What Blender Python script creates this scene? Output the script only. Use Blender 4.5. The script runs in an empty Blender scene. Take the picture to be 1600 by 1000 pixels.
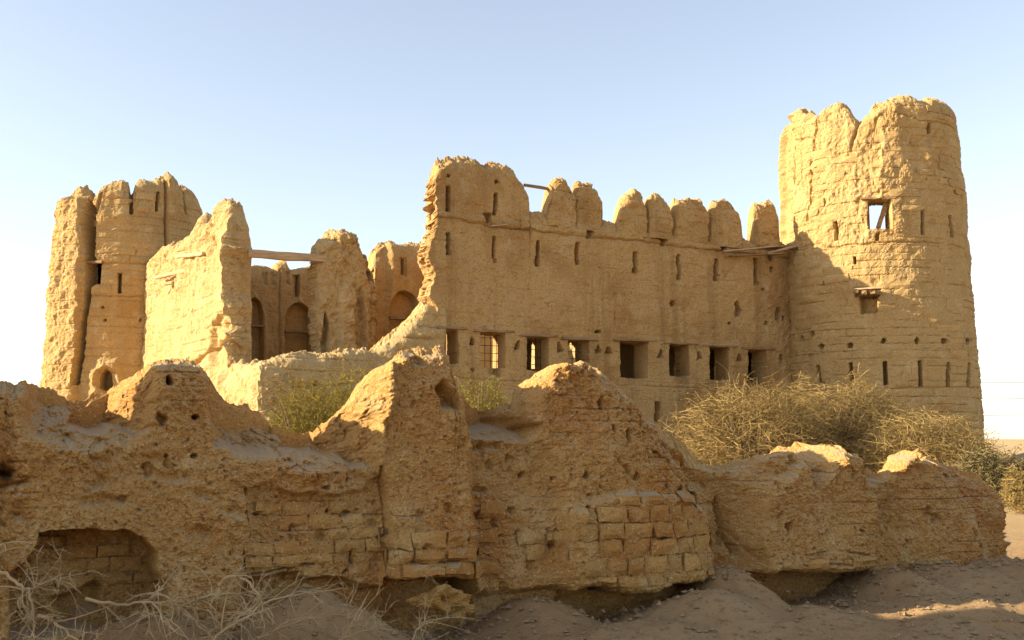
import bpy, math, random
import numpy as np

# ------------------------------------------------------------------ camera, sky, sun, exposure
random.seed(7)
RNG = np.random.default_rng(11)
F = 1700.0                      # focal length in photo pixels (photo 1600 x 1000)
EYE = 1.6
PITCH = math.atan(200.0 / F)
scn = bpy.context.scene
cam = bpy.data.cameras.new('camera')
cam.sensor_width = 36.0
cam.lens = F / 1600.0 * 36.0
cam.clip_start = 0.1
cam.clip_end = 8000
camo = bpy.data.objects.new('camera', cam)
scn.collection.objects.link(camo)
camo.location = (0, 0, EYE)
camo.rotation_euler = (math.pi / 2 + PITCH, 0, 0)
scn.camera = camo

SUN_EL = math.radians(20.0)
SUN_BACK = math.radians(9.0)    # how far behind the camera's left the sun stands
TO_SUN = np.array([-math.cos(SUN_BACK) * math.cos(SUN_EL), -math.sin(SUN_BACK) * math.cos(SUN_EL), math.sin(SUN_EL)])
world = bpy.data.worlds.new('World')
scn.world = world
world.use_nodes = True
wn = world.node_tree.nodes
wl = world.node_tree.links
sky = wn.new('ShaderNodeTexSky')
sky.sky_type = 'NISHITA'
sky.sun_disc = False
sky.sun_elevation = SUN_EL
sky.sun_rotation = math.atan2(TO_SUN[0], TO_SUN[1])
sky.air_density = 1.0
sky.dust_density = 0.7
sky.ozone_density = 0.6
wn['Background'].inputs['Strength'].default_value = 0.073
pale_sky = wn.new('ShaderNodeHueSaturation')          # dusty desert air: the whole sky is paler
pale_sky.inputs['Saturation'].default_value = 0.66
pale_sky.inputs['Hue'].default_value = 0.506
wl.new(sky.outputs[0], pale_sky.inputs['Color'])
wl.new(pale_sky.outputs[0], wn['Background'].inputs['Color'])
sun = bpy.data.lights.new('sun', 'SUN')
sun.energy = 3.3
sun.angle = math.radians(0.55)
sun.color = (1.0, 0.86, 0.62)
suno = bpy.data.objects.new('sun', sun)
scn.collection.objects.link(suno)
suno.location = (-40, -8, 30)
from mathutils import Vector
suno.rotation_euler = Vector(TO_SUN.tolist()).to_track_quat('Z', 'Y').to_euler()
scn.view_settings.view_transform = 'Standard'
scn.view_settings.look = 'None'
scn.view_settings.gamma = 1.0
scn.view_settings.use_curve_mapping = False
scn.view_settings.exposure = 1.95

COL = scn.collection

# ------------------------------------------------------------------ numeric helpers
def hash2(ix, iy, seed):
    h = (ix.astype(np.int64) * 374761393 + iy.astype(np.int64) * 668265263 + seed * 1442695041) & 0xFFFFFFFF
    h = ((h ^ (h >> 13)) * 1274126177) & 0xFFFFFFFF
    h = h ^ (h >> 16)
    h = (h * 2246822519) & 0xFFFFFFFF
    return ((h ^ (h >> 15)) & 0xFFFFFF) / float(0xFFFFFF)

def vnoise(x, y, seed=0):
    ix = np.floor(x); iy = np.floor(y)
    fx = x - ix; fy = y - iy
    fx = fx * fx * fx * (fx * (fx * 6 - 15) + 10); fy = fy * fy * fy * (fy * (fy * 6 - 15) + 10)
    ix = ix.astype(np.int64); iy = iy.astype(np.int64)
    a = hash2(ix, iy, seed); b = hash2(ix + 1, iy, seed)
    c = hash2(ix, iy + 1, seed); d = hash2(ix + 1, iy + 1, seed)
    return ((a * (1 - fx) + b * fx) * (1 - fy) + (c * (1 - fx) + d * fx) * fy) * 2 - 1

def fbm(x, y, octv=4, seed=0, gain=0.5):
    x = np.asarray(x, float); y = np.asarray(y, float)
    r = np.zeros(np.broadcast(x, y).shape); a = 1.0; t = 0
    cx, cy = 0.8, 0.6
    for i in range(octv):
        r = r + a * vnoise(x, y, seed + i * 17); t += a; a *= gain
        x, y = (x * cx - y * cy) * 2.03 + 5.7, (x * cy + y * cx) * 2.03 - 3.1
    return r / t

def worley(x, y, seed=0):
    ix = np.floor(x).astype(np.int64); iy = np.floor(y).astype(np.int64)
    best = np.full(x.shape, 9.0); idv = np.zeros(x.shape)
    for dx in (-1, 0, 1):
        for dy in (-1, 0, 1):
            cx = ix + dx; cy = iy + dy
            px = cx + hash2(cx, cy, seed); py = cy + hash2(cx, cy, seed + 91)
            d = np.hypot(px - x, py - y); m = d < best
            best = np.where(m, d, best); idv = np.where(m, hash2(cx, cy, seed + 7), idv)
    return best, idv

def sst(a, b, x):
    t = np.clip((x - a) / (b - a), 0, 1)
    return t * t * (3 - 2 * t)

def poly_sdf(x, y, P):
    P = np.asarray(P, float); n = len(P)
    d = np.full(x.shape, 1e9); inside = np.zeros(x.shape, bool)
    for i in range(n):
        ax, ay = P[i]; bx, by = P[(i + 1) % n]
        ex, ey = bx - ax, by - ay
        wx, wy = x - ax, y - ay
        t = np.clip((wx * ex + wy * ey) / (ex * ex + ey * ey + 1e-12), 0, 1)
        d = np.minimum(d, np.hypot(wx - ex * t, wy - ey * t))
        c = ((ay <= y) & (by > y)) | ((by <= y) & (ay > y))
        xi = ax + (y - ay) / (by - ay if abs(by - ay) > 1e-12 else 1e-12) * ex
        inside ^= c & (x < xi)
    return np.where(inside, -d, d)

def line_dist(x, y, P):
    d = np.full(x.shape, 1e9)
    for (ax, ay), (bx, by) in zip(P[:-1], P[1:]):
        ex, ey = bx - ax, by - ay
        t = np.clip(((x - ax) * ex + (y - ay) * ey) / (ex * ex + ey * ey + 1e-12), 0, 1)
        d = np.minimum(d, np.hypot(x - ax - ex * t, y - ay - ey * t))
    return d

def ray(u, v):
    a = (u - 800.0) / F; b = (500.0 - v) / F
    return np.array([a, math.cos(PITCH) - math.sin(PITCH) * b, math.sin(PITCH) + math.cos(PITCH) * b])

def at(u, v, Y):                # the point at depth Y that the photo shows at pixel u, v
    r = ray(u, v); k = Y / r[1]
    return np.array([r[0] * k, Y, EYE + r[2] * k])

# ------------------------------------------------------------------ surfaces that carry walls
class Plane:
    def __init__(s, p0, ang):
        s.p0 = np.array(p0, float); s.t = np.array([math.cos(ang), math.sin(ang)]); s.n = np.array([math.sin(ang), -math.cos(ang)])
    def sz(s, u, v, off=0.0):
        r = ray(u, v); q = s.p0 + s.n * off
        k = (q @ s.n) / (r[:2] @ s.n)
        return ((r[:2] * k - s.p0) @ s.t, EYE + r[2] * k)
    def pos(s, S, Z, D):
        return np.stack([s.p0[0] + S * s.t[0] + D * s.n[0], s.p0[1] + S * s.t[1] + D * s.n[1], Z + 0 * S], -1)

class Tower:
    def __init__(s, c, r0, z0, r1, z1):
        s.c = np.array(c, float); s.r0, s.z0, s.r1, s.z1 = r0, z0, r1, z1
        s.R = 0.5 * (r0 + r1); s.face = math.atan2(-c[1], -c[0])
    def rad(s, z): return s.r0 + (s.r1 - s.r0) * (z - s.z0) / (s.z1 - s.z0)
    def sz(s, u, v, off=0.0):
        r = ray(u, v); rad = s.R
        for _ in range(6):
            a = r[0]**2 + r[1]**2; b = -2 * (r[0] * s.c[0] + r[1] * s.c[1]); c = s.c @ s.c - (rad + off)**2
            disc = max(b * b - 4 * a * c, 0.0)
            k = (-b - math.sqrt(disc)) / (2 * a); z = EYE + r[2] * k; rad = s.rad(z)
        th = math.atan2(r[1] * k - s.c[1], r[0] * k - s.c[0]) - s.face
        th = (th + math.pi) % (2 * math.pi) - math.pi
        return th * s.R, z
    def pos(s, S, Z, D):
        th = S / s.R + s.face; rr = s.rad(Z) + D
        return np.stack([s.c[0] + np.cos(th) * rr, s.c[1] + np.sin(th) * rr, Z + 0 * S], -1)

class Feats:
    """relief features of one wall, written down in photo pixels and kept in wall metres"""
    def __init__(f, surf): f.surf = surf; f.L = []
    def P(f, pts, off=0.0): return np.array([f.surf.sz(u, v, off) for u, v in pts])
    def cut(f, pts, depth, soft=0.03, warp=0.04): f.L.append(('cut', f.P(pts), depth, soft, warp))
    def lift(f, pts, h, soft=0.1, warp=0.05): f.L.append(('cut', f.P(pts), -h, soft, warp))
    def ramp(f, pts, ctl, soft=0.06, warp=0.05):
        A = np.array([[*f.surf.sz(u, v), 1.0] for u, v, d in ctl]); b = np.array([c[2] for c in ctl])
        f.L.append(('ramp', f.P(pts), np.linalg.lstsq(A, b, rcond=None)[0], soft, warp))
    def crack(f, pts, w, depth, warp=0.05): f.L.append(('crack', f.P(pts), depth, w, warp))
    def hole(f, u, v, ru, rv, depth, tilt=0):
        rh = random.Random(int(u * 7 + v * 13))
        pts = [(u + ru * rh.uniform(.6, 1.35) * math.cos(a) + tilt * math.sin(a), v + rv * rh.uniform(.6, 1.35) * math.sin(a)) for a in np.linspace(0, 6.283, 9)[:-1]]
        f.cut(pts, depth, min(.02, ru * .003), 0.03)
    def slit(f, u, v0, v1, w, depth, lean=0): f.cut([(u - w / 2, v0), (u + w / 2, v0), (u + w / 2 + lean, v1), (u - w / 2 + lean, v1)], depth, 0.025, 0.02)
    def apply(f, S, Z, d, seed):
        f.mask = np.zeros(S.shape)
        wx = fbm(S * 3, Z * 3, 3, seed + 50); wz = fbm(S * 3 + 40, Z * 3, 3, seed + 60)
        for kind, P, a, soft, warp in f.L:
            m = 3 * soft + 2 * warp + 0.05
            I = np.nonzero((S > P[:, 0].min() - m) & (S < P[:, 0].max() + m) & (Z > P[:, 1].min() - m) & (Z < P[:, 1].max() + m))
            if len(I[0]) == 0: continue
            x = S[I] + warp * wx[I]; z = Z[I] + warp * wz[I]
            if kind == 'crack':
                d[I] -= a * np.exp(-(line_dist(x, z, P) / soft)**2)
            else:
                k = sst(soft, -soft, poly_sdf(x, z, P))
                if kind == 'cut': d[I] -= a * k
                else:
                    pl = np.minimum(a[0] * S[I] + a[1] * Z[I] + a[2], .08)
                    d[I] = d[I] * (1 - k) + (pl + 0.5 * d[I]) * k; f.mask[I] = np.maximum(f.mask[I], k)
        return d

def courses(S, Z, h, L, w, depth, vdepth, seed, pres=0.0, wav=0.05):
    zz = Z + wav * fbm(S * 0.45, Z * 0.45, 2, seed) + 0.25 * wav * fbm(S * 3, Z * 3, 2, seed + 1)
    row = np.floor(zz / h); f = zz / h - row
    dz = np.minimum(f, 1 - f) * h
    nb = np.floor(zz / h + 0.5)
    p = sst(-0.25 - pres, 0.35 - pres, fbm(S * 0.7 + nb * 7.3, nb * 3.7, 3, seed + 2))
    r = -depth * p * np.exp(-(dz / w)**2)
    if vdepth > 0:
        o = hash2(row.astype(np.int64), row.astype(np.int64) * 3, seed + 5)
        b = (S + 0.02 * fbm(S * 4, Z * 4, 2, seed + 4)) / L + o
        g = b - np.floor(b); db = np.minimum(g, 1 - g) * L
        pv = sst(-0.1 - pres, 0.4 - pres, fbm(S * 1.1 + row * 5.1, row * 2.3, 3, seed + 3))
        r = r - vdepth * pv * np.exp(-(db / w)**2)
    return r

def mud(S, Z, seed, big=0.1, mid=0.05, fine=0.02, sc=1.0):
    r = big * fbm(S * 0.5 * sc, Z * 0.5 * sc, 3, seed) + mid * fbm(S * 2.1 * sc, Z * 2.4 * sc, 4, seed + 3)
    if fine > 0: r = r + fine * fbm(S * 8 * sc, Z * 8 * sc, 4, seed + 9, 0.6)
    return r

def pits(S, Z, sc, depth, dens, seed, asp=1.0):
    w, i = worley(S * sc, Z * sc * asp, seed)
    return -depth * sst(0.32, 0.12, w) * (i < dens)

def chip(S, Z, sc, seed):
    """broken, layered mud: flat flakes with sharp lower edges"""
    n = fbm(S * sc, Z * sc * 1.6, 4, seed, .55); q = 3.0
    st = np.floor(n * q) / q; return st + .35 * (n - st)
def rubble(S, Z, sc, seed):
    wx = .25 * fbm(S * sc * 1.7, Z * sc * 1.7, 3, seed + 2)
    w, i = worley(S * sc + wx, Z * sc - wx, seed); w2, i2 = worley(S * sc * 2.3 + wx, Z * sc * 2.3, seed + 1)
    return (i - .5) * .8 + (.45 - w) * .9 + .45 * ((i2 - .5) * .8 + (.45 - w2))

# ------------------------------------------------------------------ mesh and object helpers
def mesh_np(name, V, Q, mat=None, smooth=False):
    me = bpy.data.meshes.new(name)
    V = np.ascontiguousarray(V, np.float32).reshape(-1, 3); Q = np.ascontiguousarray(Q, np.int32)
    k = Q.shape[1]
    me.vertices.add(len(V)); me.vertices.foreach_set('co', V.ravel())
    me.loops.add(Q.size); me.loops.foreach_set('vertex_index', Q.ravel())
    me.polygons.add(len(Q)); me.polygons.foreach_set('loop_start', np.arange(0, Q.size, k, dtype=np.int32))
    me.polygons.foreach_set('use_smooth', np.full(len(Q), smooth))
    me.update(calc_edges=True)
    if mat: me.materials.append(mat)
    return me

def link(name, me, parent=None):
    o = bpy.data.objects.new(name, me); COL.objects.link(o)
    if parent is not None:
        o.parent = parent
        w = np.array(parent.get('_w', (0, 0, 0)))
        o.location = tuple(-w) if me is not None else (0, 0, 0)
        o['_w'] = (0.0, 0.0, 0.0)
    return o

def thing(name, label, cat, loc, group=None):
    o = bpy.data.objects.new(name, None); COL.objects.link(o)
    o.location = tuple(float(c) for c in loc); o['_w'] = tuple(float(c) for c in loc)
    o.empty_display_size = 0.3
    return tag(o, label, cat, group)

def tag(o, label, cat, group=None):
    o['label'] = label; o['category'] = cat
    if group: o['group'] = group
    return o

def structure(o): o['kind'] = 'structure'; return o

def grid_quads(nr, nc, off=0, flip=False):
    i = np.arange(nr - 1)[:, None] * nc + np.arange(nc - 1)[None, :]
    q = np.stack([i, i + 1, i + nc + 1, i + nc], -1).reshape(-1, 4) + off
    return q[:, ::-1] if flip else q

def slab(name, surf, S, zb, ztop, relief, thick, cell, mat, parent, edge=(None, None), crown=0.1, back=0.06, K=7, seed=1, topthin=0.0, vpow=1.0, capc=1.6, csc=1.0, side=None, thf=None, skew=None):
    """closed wall: displaced front, plain back, rough top and ends; cells whose relief reaches the back are left open"""
    S = np.asarray(S, float); nc = len(S)
    zt = ztop(S); zbv = zb(S) if callable(zb) else np.full(nc, float(zb))
    nr = max(4, int((zt - zbv).max() / cell)); v = np.linspace(0, 1, nr)[:, None] ** vpow
    def rows(zt_):
        if nc < 150: return zbv + v * (zt_ - zbv)
        w = int(nc / 14) | 1; h = np.hanning(w + 2)[1:-1]
        zs = np.convolve(np.pad(zt_, w // 2, 'edge'), h / h.sum(), 'valid')
        df = zt_ - zs; p = np.clip(.85 * (zs - zbv) / (np.abs(df) + 1e-6), 1, 7)
        return zbv + v * (zs - zbv) + df * v ** p
    Z = rows(zt)
    SS = np.repeat(S[None, :], nr, 0)
    L = S[-1] - S[0]; u = (S - S[0]) / L
    if edge[0] is not None: SS = SS + edge[0](Z) * np.clip(1 - u * L / 1.2, 0, 1)**1.0
    if edge[1] is not None: SS = SS + edge[1](Z) * np.clip(1 - (1 - u) * L / 1.2, 0, 1)**1.0
    top = np.repeat(zt[None, :], nr, 0) - Z
    Zb = Z
    if skew is None: D = relief(SS, Z, top)
    else:                       # the crest runs slantwise over the wall: its profile shifts along the wall with depth
        zt2 = zt
        for _ in range(2):
            dt = relief(SS[-1:], zt2[None, :], 0 * zt2[None, :])[0]
            dt = np.clip(np.minimum(dt, 0), -thick, 0); dt = np.convolve(np.pad(dt, 24, 'edge'), np.hanning(51)[1:-1] / np.hanning(51).sum(), 'valid')
            zt2 = EYE + (ztop(S + skew(S) * dt) - EYE) * (1 - .08 * dt)
        Z = rows(zt2); top = zt2[None, :] - Z; D = relief(SS, Z, top)
        zt3 = EYE + (ztop(S - skew(S) * thick) - EYE) * (1 + .08 * thick)
        Zb = rows(zt3)
    th = thick * (1 - topthin * np.exp(-top / 0.8))
    if thf is not None: th = th * thf(SS, Z)
    thru = D < -2.5
    D = np.where(thru, -th, np.maximum(D, -.93 * th))
    Bd = -th + np.where(thru, 0, back * fbm(SS * 1.3 + 30, Z * 1.3, 3, seed + 77) - 0.05)
    Pf = surf.pos(SS, Z, D); Pb = surf.pos(SS, Zb, np.where(thru, -th, Bd))
    V = [Pf.reshape(-1, 3), Pb.reshape(-1, 3)]; nB = nr * nc
    hid = thru[:-1, :-1] & thru[1:, :-1] & thru[:-1, 1:] & thru[1:, 1:]
    keep = ~hid.reshape(-1)
    Q = [grid_quads(nr, nc)[keep], grid_quads(nr, nc, nB, True)[keep]]
    off = 2 * nB
    def cap(fi, bi, A, B, push, axis_noise, flip, crown=crown):
        nonlocal off
        m = len(fi); rows = [fi]; K_ = max(K, int(thick / (cell * capc)))
        fade = np.clip(np.minimum(np.arange(m), np.arange(m)[::-1]) / 5.0, 0, 1)
        for k in range(1, K_):
            t = k / K_
            P = A * (1 - t) + B * t
            if skew is not None and push[..., 2].min() == 1:
                dd = D[-1] * (1 - t) + Bd[-1] * t
                P[:, 2] = np.minimum(P[:, 2], EYE + (ztop(S + skew(S) * np.clip(dd, -thick, 0)) - EYE) * (1 - .08 * dd))
            lump = math.sin(math.pi * t)**0.7
            n = fbm(axis_noise * 2.2 + t * 2.1 * thick, np.full(m, t * thick * 2.2) + seed, 4, seed + 31, 0.6)
            tt = np.full(m, t * thick)
            rb = rubble(axis_noise, tt, 2.6 * csc, seed + 35) * .55 + fbm(axis_noise * 7 * csc, tt * 7 * csc, 3, seed + 37, .65) * .4
            P = P + push * (crown * lump * fade * (0.5 + 1.3 * n + 1.1 * rb))[:, None]
            V.append(P); rows.append(off + np.arange(m)); off += m
        rows.append(bi)
        for a, b in zip(rows[:-1], rows[1:]):
            q = np.stack([a[:-1], a[1:], b[1:], b[:-1]], -1)
            Q.append(q[:, ::-1] if flip else q)
    ti = (nr - 1) * nc + np.arange(nc)
    cap(ti, ti + nB, Pf[-1], Pb[-1], np.array([0, 0, 1.0]), S, False)
    li = np.arange(nr) * nc
    if edge[0] is not None:
        tdir = Pf[:, 0] - Pf[:, 1]; tdir = tdir / (np.linalg.norm(tdir[nr // 2]) + 1e-9)
        cap(li, li + nB, Pf[:, 0], Pb[:, 0], tdir, Z[:, 0], True, crown if side is None else side)
    if edge[1] is not None:
        tdir = Pf[:, -1] - Pf[:, -2]; tdir = tdir / (np.linalg.norm(tdir[nr // 2]) + 1e-9)
        cap(li + nc - 1, li + nc - 1 + nB, Pf[:, -1], Pb[:, -1], tdir, Z[:, -1], False, crown if side is None else side)
    return link(name, mesh_np(name, np.concatenate(V), np.concatenate(Q), mat), parent)

def top_from(surf, pts, jit=0.05, seed=3, off=0.0, jf=3.0):
    P = np.array([surf.sz(u, v, off) for u, v in pts]); o = np.argsort(P[:, 0], kind='stable'); P = P[o]
    return lambda s: np.interp(s, P[:, 0], P[:, 1]) + jit * fbm(np.asarray(s) * jf, np.asarray(s) * 0 + seed, 4, seed, 0.6)

def tubes(P, R, k=3):
    """P (N,M,3) polylines, R (N,M) radii -> verts, quads"""
    N, M, _ = P.shape
    T = np.gradient(P, axis=1); T /= np.linalg.norm(T, axis=2, keepdims=True) + 1e-9
    up = np.where(np.abs(T[..., 2:3]) > 0.9, np.array([1.0, 0, 0]), np.array([0, 0, 1.0]))
    A = np.cross(T, up); A /= np.linalg.norm(A, axis=2, keepdims=True) + 1e-9
    B = np.cross(T, A)
    V = []
    for j in range(k):
        a = 2 * math.pi * j / k
        V.append(P + R[..., None] * (math.cos(a) * A + math.sin(a) * B))
    V = np.stack(V, 2)
    base = (np.arange(N)[:, None, None] * M + np.arange(M - 1)[None, :, None]) * k
    j = np.arange(k)[None, None, :]; j2 = (j + 1) % k
    Q = np.stack([base + j, base + j2, base + k + j2, base + k + j], -1).reshape(-1, 4)
    return V.reshape(-1, 3), Q

def tube_obj(name, pts, rad, mat, parent=None, k=6):
    pts = np.array(pts, float); R = np.array(rad, float) if np.ndim(rad) else np.full(len(pts), rad)
    V, Q = tubes(pts[None], R[None], k)
    n = len(pts)
    V = np.concatenate([V, pts[:1], pts[-1:]])
    cap = [[(j + 1) % k, j, n * k, n * k] for j in range(k)] + [[(n - 1) * k + j, (n - 1) * k + (j + 1) % k, n * k + 1, n * k + 1] for j in range(k)]
    me = bpy.data.meshes.new(name)
    faces = [list(q) for q in Q.tolist()] + [c[:3] for c in cap]
    me.from_pydata(V.tolist(), [], faces); me.materials.append(mat)
    return link(name, me, parent)

def plank(name, a, b, w, h, mat, parent=None, seed=0, roll=0.0, n=7, taper=0.1):
    """a weathered timber from a to b: bent, uneven, worn ends"""
    rg = random.Random(seed); a = np.array(a, float); b = np.array(b, float)
    t = (b - a) / np.linalg.norm(b - a); up = np.array([0, 0, 1.0])
    side = np.cross(t, up); side /= np.linalg.norm(side); up = np.cross(side, t)
    c, s = math.cos(roll), math.sin(roll); side, up = side * c + up * s, up * c - side * s
    V = []; Fc = []; m = 8
    for i in range(n):
        f = i / (n - 1); p = a + (b - a) * f + up * (-0.05 * h * math.sin(f * 3.1) + rg.uniform(-.06, .06) * h) + side * rg.uniform(-.05, .05) * w
        ww = w * (1 - taper * f) * rg.uniform(.92, 1.06) / 2; hh = h * rg.uniform(.9, 1.08) / 2
        for x, y in ((-1, -.6), (-.75, -1), (.75, -1), (1, -.6), (1, .6), (.75, 1), (-.75, 1), (-1, .6)):
            q = p + side * x * ww + up * y * hh
            if i in (0, n - 1): q = q + t * rg.uniform(-.06, .06)
            V.append(q.tolist())
    for i in range(n - 1):
        for j in range(m): Fc.append([i * m + j, i * m + (j + 1) % m, (i + 1) * m + (j + 1) % m, (i + 1) * m + j])
    Fc.append(list(range(m))[::-1]); Fc.append([(n - 1) * m + j for j in range(m)])
    me = bpy.data.meshes.new(name); me.from_pydata(V, [], Fc); me.materials.append(mat)
    return link(name, me, parent)

def brick(surf, s0, s1, z0, z1, dfun, mat, parent, rg, proud=0.03, name='brick', sink=0.12, nx=6, ny=4):
    u = np.linspace(0, 1, nx); v = np.linspace(0, 1, ny)
    j = lambda a: rg.uniform(-a, a)
    w = s1 - s0; h = z1 - z0; sk = j(.08) * h; tl = j(.05) * h
    U, Vv = np.meshgrid(u, v)
    S = s0 + U * w + (Vv - .5) * sk * 2; Z = z0 + Vv * h + (U - .5) * tl * 2
    e = np.minimum(np.minimum(U, 1 - U) * w, np.minimum(Vv, 1 - Vv) * h)
    S = S + 0.06 * w * fbm(S * 9 / max(w, .3) * .3, Z * 9 / max(w, .3) * .3, 2, 5); Z = Z + 0.15 * h * fbm(S * 9 / max(w, .3) * .3 + 9, Z * 9 / max(w, .3) * .3, 2, 6)
    D = dfun(S, Z) + proud + (.3 * proud + .008) * fbm(S * 11, Z * 11, 3, 12, .65) + j(.012)
    D = D - np.where(e <= 1e-9, min(0.028, h * .16), 0.0)
    cr = rg.random()
    if cr < .5: D = D - np.where((U == rg.choice((0., 1.))) & (Vv == rg.choice((0., 1.))), .04, 0)
    P = surf.pos(S, Z, D).reshape(-1, 3)
    ring = list(range(nx)) + [r * nx + nx - 1 for r in range(1, ny)] + [(ny - 1) * nx + c for c in range(nx - 2, -1, -1)] + [r * nx for r in range(ny - 2, 0, -1)]
    B = surf.pos(S, Z, D * 0 + D.mean() - sink).reshape(-1, 3)[ring]
    n0 = len(P); q = grid_quads(ny, nx).tolist(); m = len(ring)
    for k in range(m): q.append([ring[(k + 1) % m], ring[k], n0 + k, n0 + (k + 1) % m])
    return link(name, mesh_np(name, np.concatenate([P, B]), np.array(q), mat, False), parent)

# ------------------------------------------------------------------ materials
def nodes(name):
    m = bpy.data.materials.new(name); m.use_nodes = True
    nt = m.node_tree; bs = nt.nodes['Principled BSDF']
    bs.inputs['Roughness'].default_value = 0.95
    if 'Specular IOR Level' in bs.inputs: bs.inputs['Specular IOR Level'].default_value = 0.10
    return m, nt, bs

def N(nt, typ, **kw):
    n = nt.nodes.new(typ)
    for k, v in kw.items():
        if k in n.inputs: n.inputs[k].default_value = v
        else: setattr(n, k, v)
    return n

def mixc(nt, fac, a, b):
    m = nt.nodes.new('ShaderNodeMix'); m.data_type = 'RGBA'
    for sock, val in ((m.inputs[0], fac), (m.inputs[6], a), (m.inputs[7], b)):
        if hasattr(val, 'is_output'): nt.links.new(val, sock)
        else: sock.default_value = val if not isinstance(val, tuple) or len(val) == 4 else (*val, 1)
    return m.outputs[2]

def ramp01(nt, src, lo, hi):
    r = N(nt, 'ShaderNodeMapRange', interpolation_type='SMOOTHSTEP')
    r.inputs[1].default_value = lo; r.inputs[2].default_value = hi
    nt.links.new(src, r.inputs[0]); return r.outputs[0]

def noise(nt, vec, scale, detail=4, rough=0.55):
    n = N(nt, 'ShaderNodeTexNoise'); n.inputs['Scale'].default_value = scale
    n.inputs['Detail'].default_value = detail; n.inputs['Roughness'].default_value = rough
    nt.links.new(vec, n.inputs['Vector']); return n.outputs['Fac']

def mud_mat(name, base, red, pale, dust, sc=1.0, bump=0.03, streak=0.0, dustlo=0.55, flecks=0.25, rand=0.0, redlo=.5):
    m, nt, bs = nodes(name)
    g = N(nt, 'ShaderNodeNewGeometry'); pos = g.outputs['Position']
    c = mixc(nt, ramp01(nt, noise(nt, pos, 0.55 * sc, 5), redlo, redlo + .2), base, red)
    c = mixc(nt, ramp01(nt, noise(nt, pos, 1.7 * sc, 5), .52, .72), c, pale)
    dk = tuple(x * .62 for x in base)
    c = mixc(nt, ramp01(nt, noise(nt, pos, 5.5 * sc, 6, .65), .56, .76), c, dk)
    c = mixc(nt, ramp01(nt, noise(nt, pos, 30 * sc, 3, .6), .54, .70), c, tuple(x * .70 for x in base))
    vo = N(nt, 'ShaderNodeTexVoronoi'); vo.inputs['Scale'].default_value = 46 * sc; nt.links.new(pos, vo.inputs['Vector'])
    vs = N(nt, 'ShaderNodeSeparateColor'); nt.links.new(vo.outputs['Color'], vs.inputs[0])
    c = mixc(nt, ramp01(nt, vs.outputs[0], .94, .99), c, tuple(min(1, x * 1.12) for x in pale))
    c = mixc(nt, ramp01(nt, vs.outputs[1], .88, .96), c, tuple(x * .8 for x in red))
    if flecks:
        fl = ramp01(nt, noise(nt, pos, 45 * sc, 2, .5), .66, .74)
        mu = N(nt, 'ShaderNodeMath', operation='MULTIPLY'); nt.links.new(fl, mu.inputs[0]); mu.inputs[1].default_value = flecks
        c = mixc(nt, mu.outputs[0], c, tuple(min(1, x * 1.5) for x in pale))
    if streak:
        mp = N(nt, 'ShaderNodeMapping'); mp.inputs['Scale'].default_value = (1.1, 1.1, .07); nt.links.new(pos, mp.inputs[0])
        st = ramp01(nt, noise(nt, mp.outputs[0], 1.6 * sc, 5, .6), .5, .72)
        mu = N(nt, 'ShaderNodeMath', operation='MULTIPLY'); nt.links.new(st, mu.inputs[0]); mu.inputs[1].default_value = streak
        c = mixc(nt, mu.outputs[0], c, tuple(x * .66 for x in red))
    sx = N(nt, 'ShaderNodeSeparateXYZ'); nt.links.new(g.outputs['Normal'], sx.inputs[0])
    c = mixc(nt, ramp01(nt, sx.outputs[2], dustlo, dustlo + .3), c, dust)
    if rand:
        oi = N(nt, 'ShaderNodeObjectInfo'); hs = N(nt, 'ShaderNodeHueSaturation')
        mr = N(nt, 'ShaderNodeMapRange'); nt.links.new(oi.outputs['Random'], mr.inputs[0]); mr.inputs[3].default_value = 1 - rand; mr.inputs[4].default_value = 1 + rand
        nt.links.new(mr.outputs[0], hs.inputs['Value']); nt.links.new(c, hs.inputs['Color']); c = hs.outputs[0]
    nt.links.new(c, bs.inputs['Base Color'])
    b1 = noise(nt, pos, 14 * sc, 8, .68)
    bp = N(nt, 'ShaderNodeBump'); bp.inputs['Strength'].default_value = .9; bp.inputs['Distance'].default_value = bump
    nt.links.new(b1, bp.inputs['Height']); nt.links.new(bp.outputs[0], bs.inputs['Normal'])
    return m

def wood_mat(name, c1, c2, sc=6.0):
    m, nt, bs = nodes(name)
    tc = N(nt, 'ShaderNodeNewGeometry'); mp = N(nt, 'ShaderNodeMapping'); mp.inputs['Scale'].default_value = (.25, .25, 2.2)
    nt.links.new(tc.outputs['Position'], mp.inputs[0])
    n = noise(nt, mp.outputs[0], sc, 6, .65)
    nt.links.new(mixc(nt, ramp01(nt, n, .35, .65), c1, c2), bs.inputs['Base Color'])
    bp = N(nt, 'ShaderNodeBump'); bp.inputs['Strength'].default_value = .6; bp.inputs['Distance'].default_value = .02
    nt.links.new(n, bp.inputs['Height']); nt.links.new(bp.outputs[0], bs.inputs['Normal'])
    return m

def leaf_mat(name, c1, c2, c3, sc=1.5, trans=0.25):
    m, nt, bs = nodes(name)
    g = N(nt, 'ShaderNodeNewGeometry'); pos = g.outputs['Position']
    c = mixc(nt, ramp01(nt, noise(nt, pos, sc, 3), .42, .6), c1, c2)
    c = mixc(nt, ramp01(nt, noise(nt, pos, sc * 9, 2), .5, .68), c, c3)
    nt.links.new(c, bs.inputs['Base Color'])
    tr = N(nt, 'ShaderNodeBsdfTranslucent'); nt.links.new(c, tr.inputs[0])
    mx = N(nt, 'ShaderNodeMixShader'); mx.inputs[0].default_value = trans
    nt.links.new(bs.outputs[0], mx.inputs[1]); nt.links.new(tr.outputs[0], mx.inputs[2])
    nt.links.new(mx.outputs[0], nt.nodes['Material Output'].inputs[0])
    return m

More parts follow.
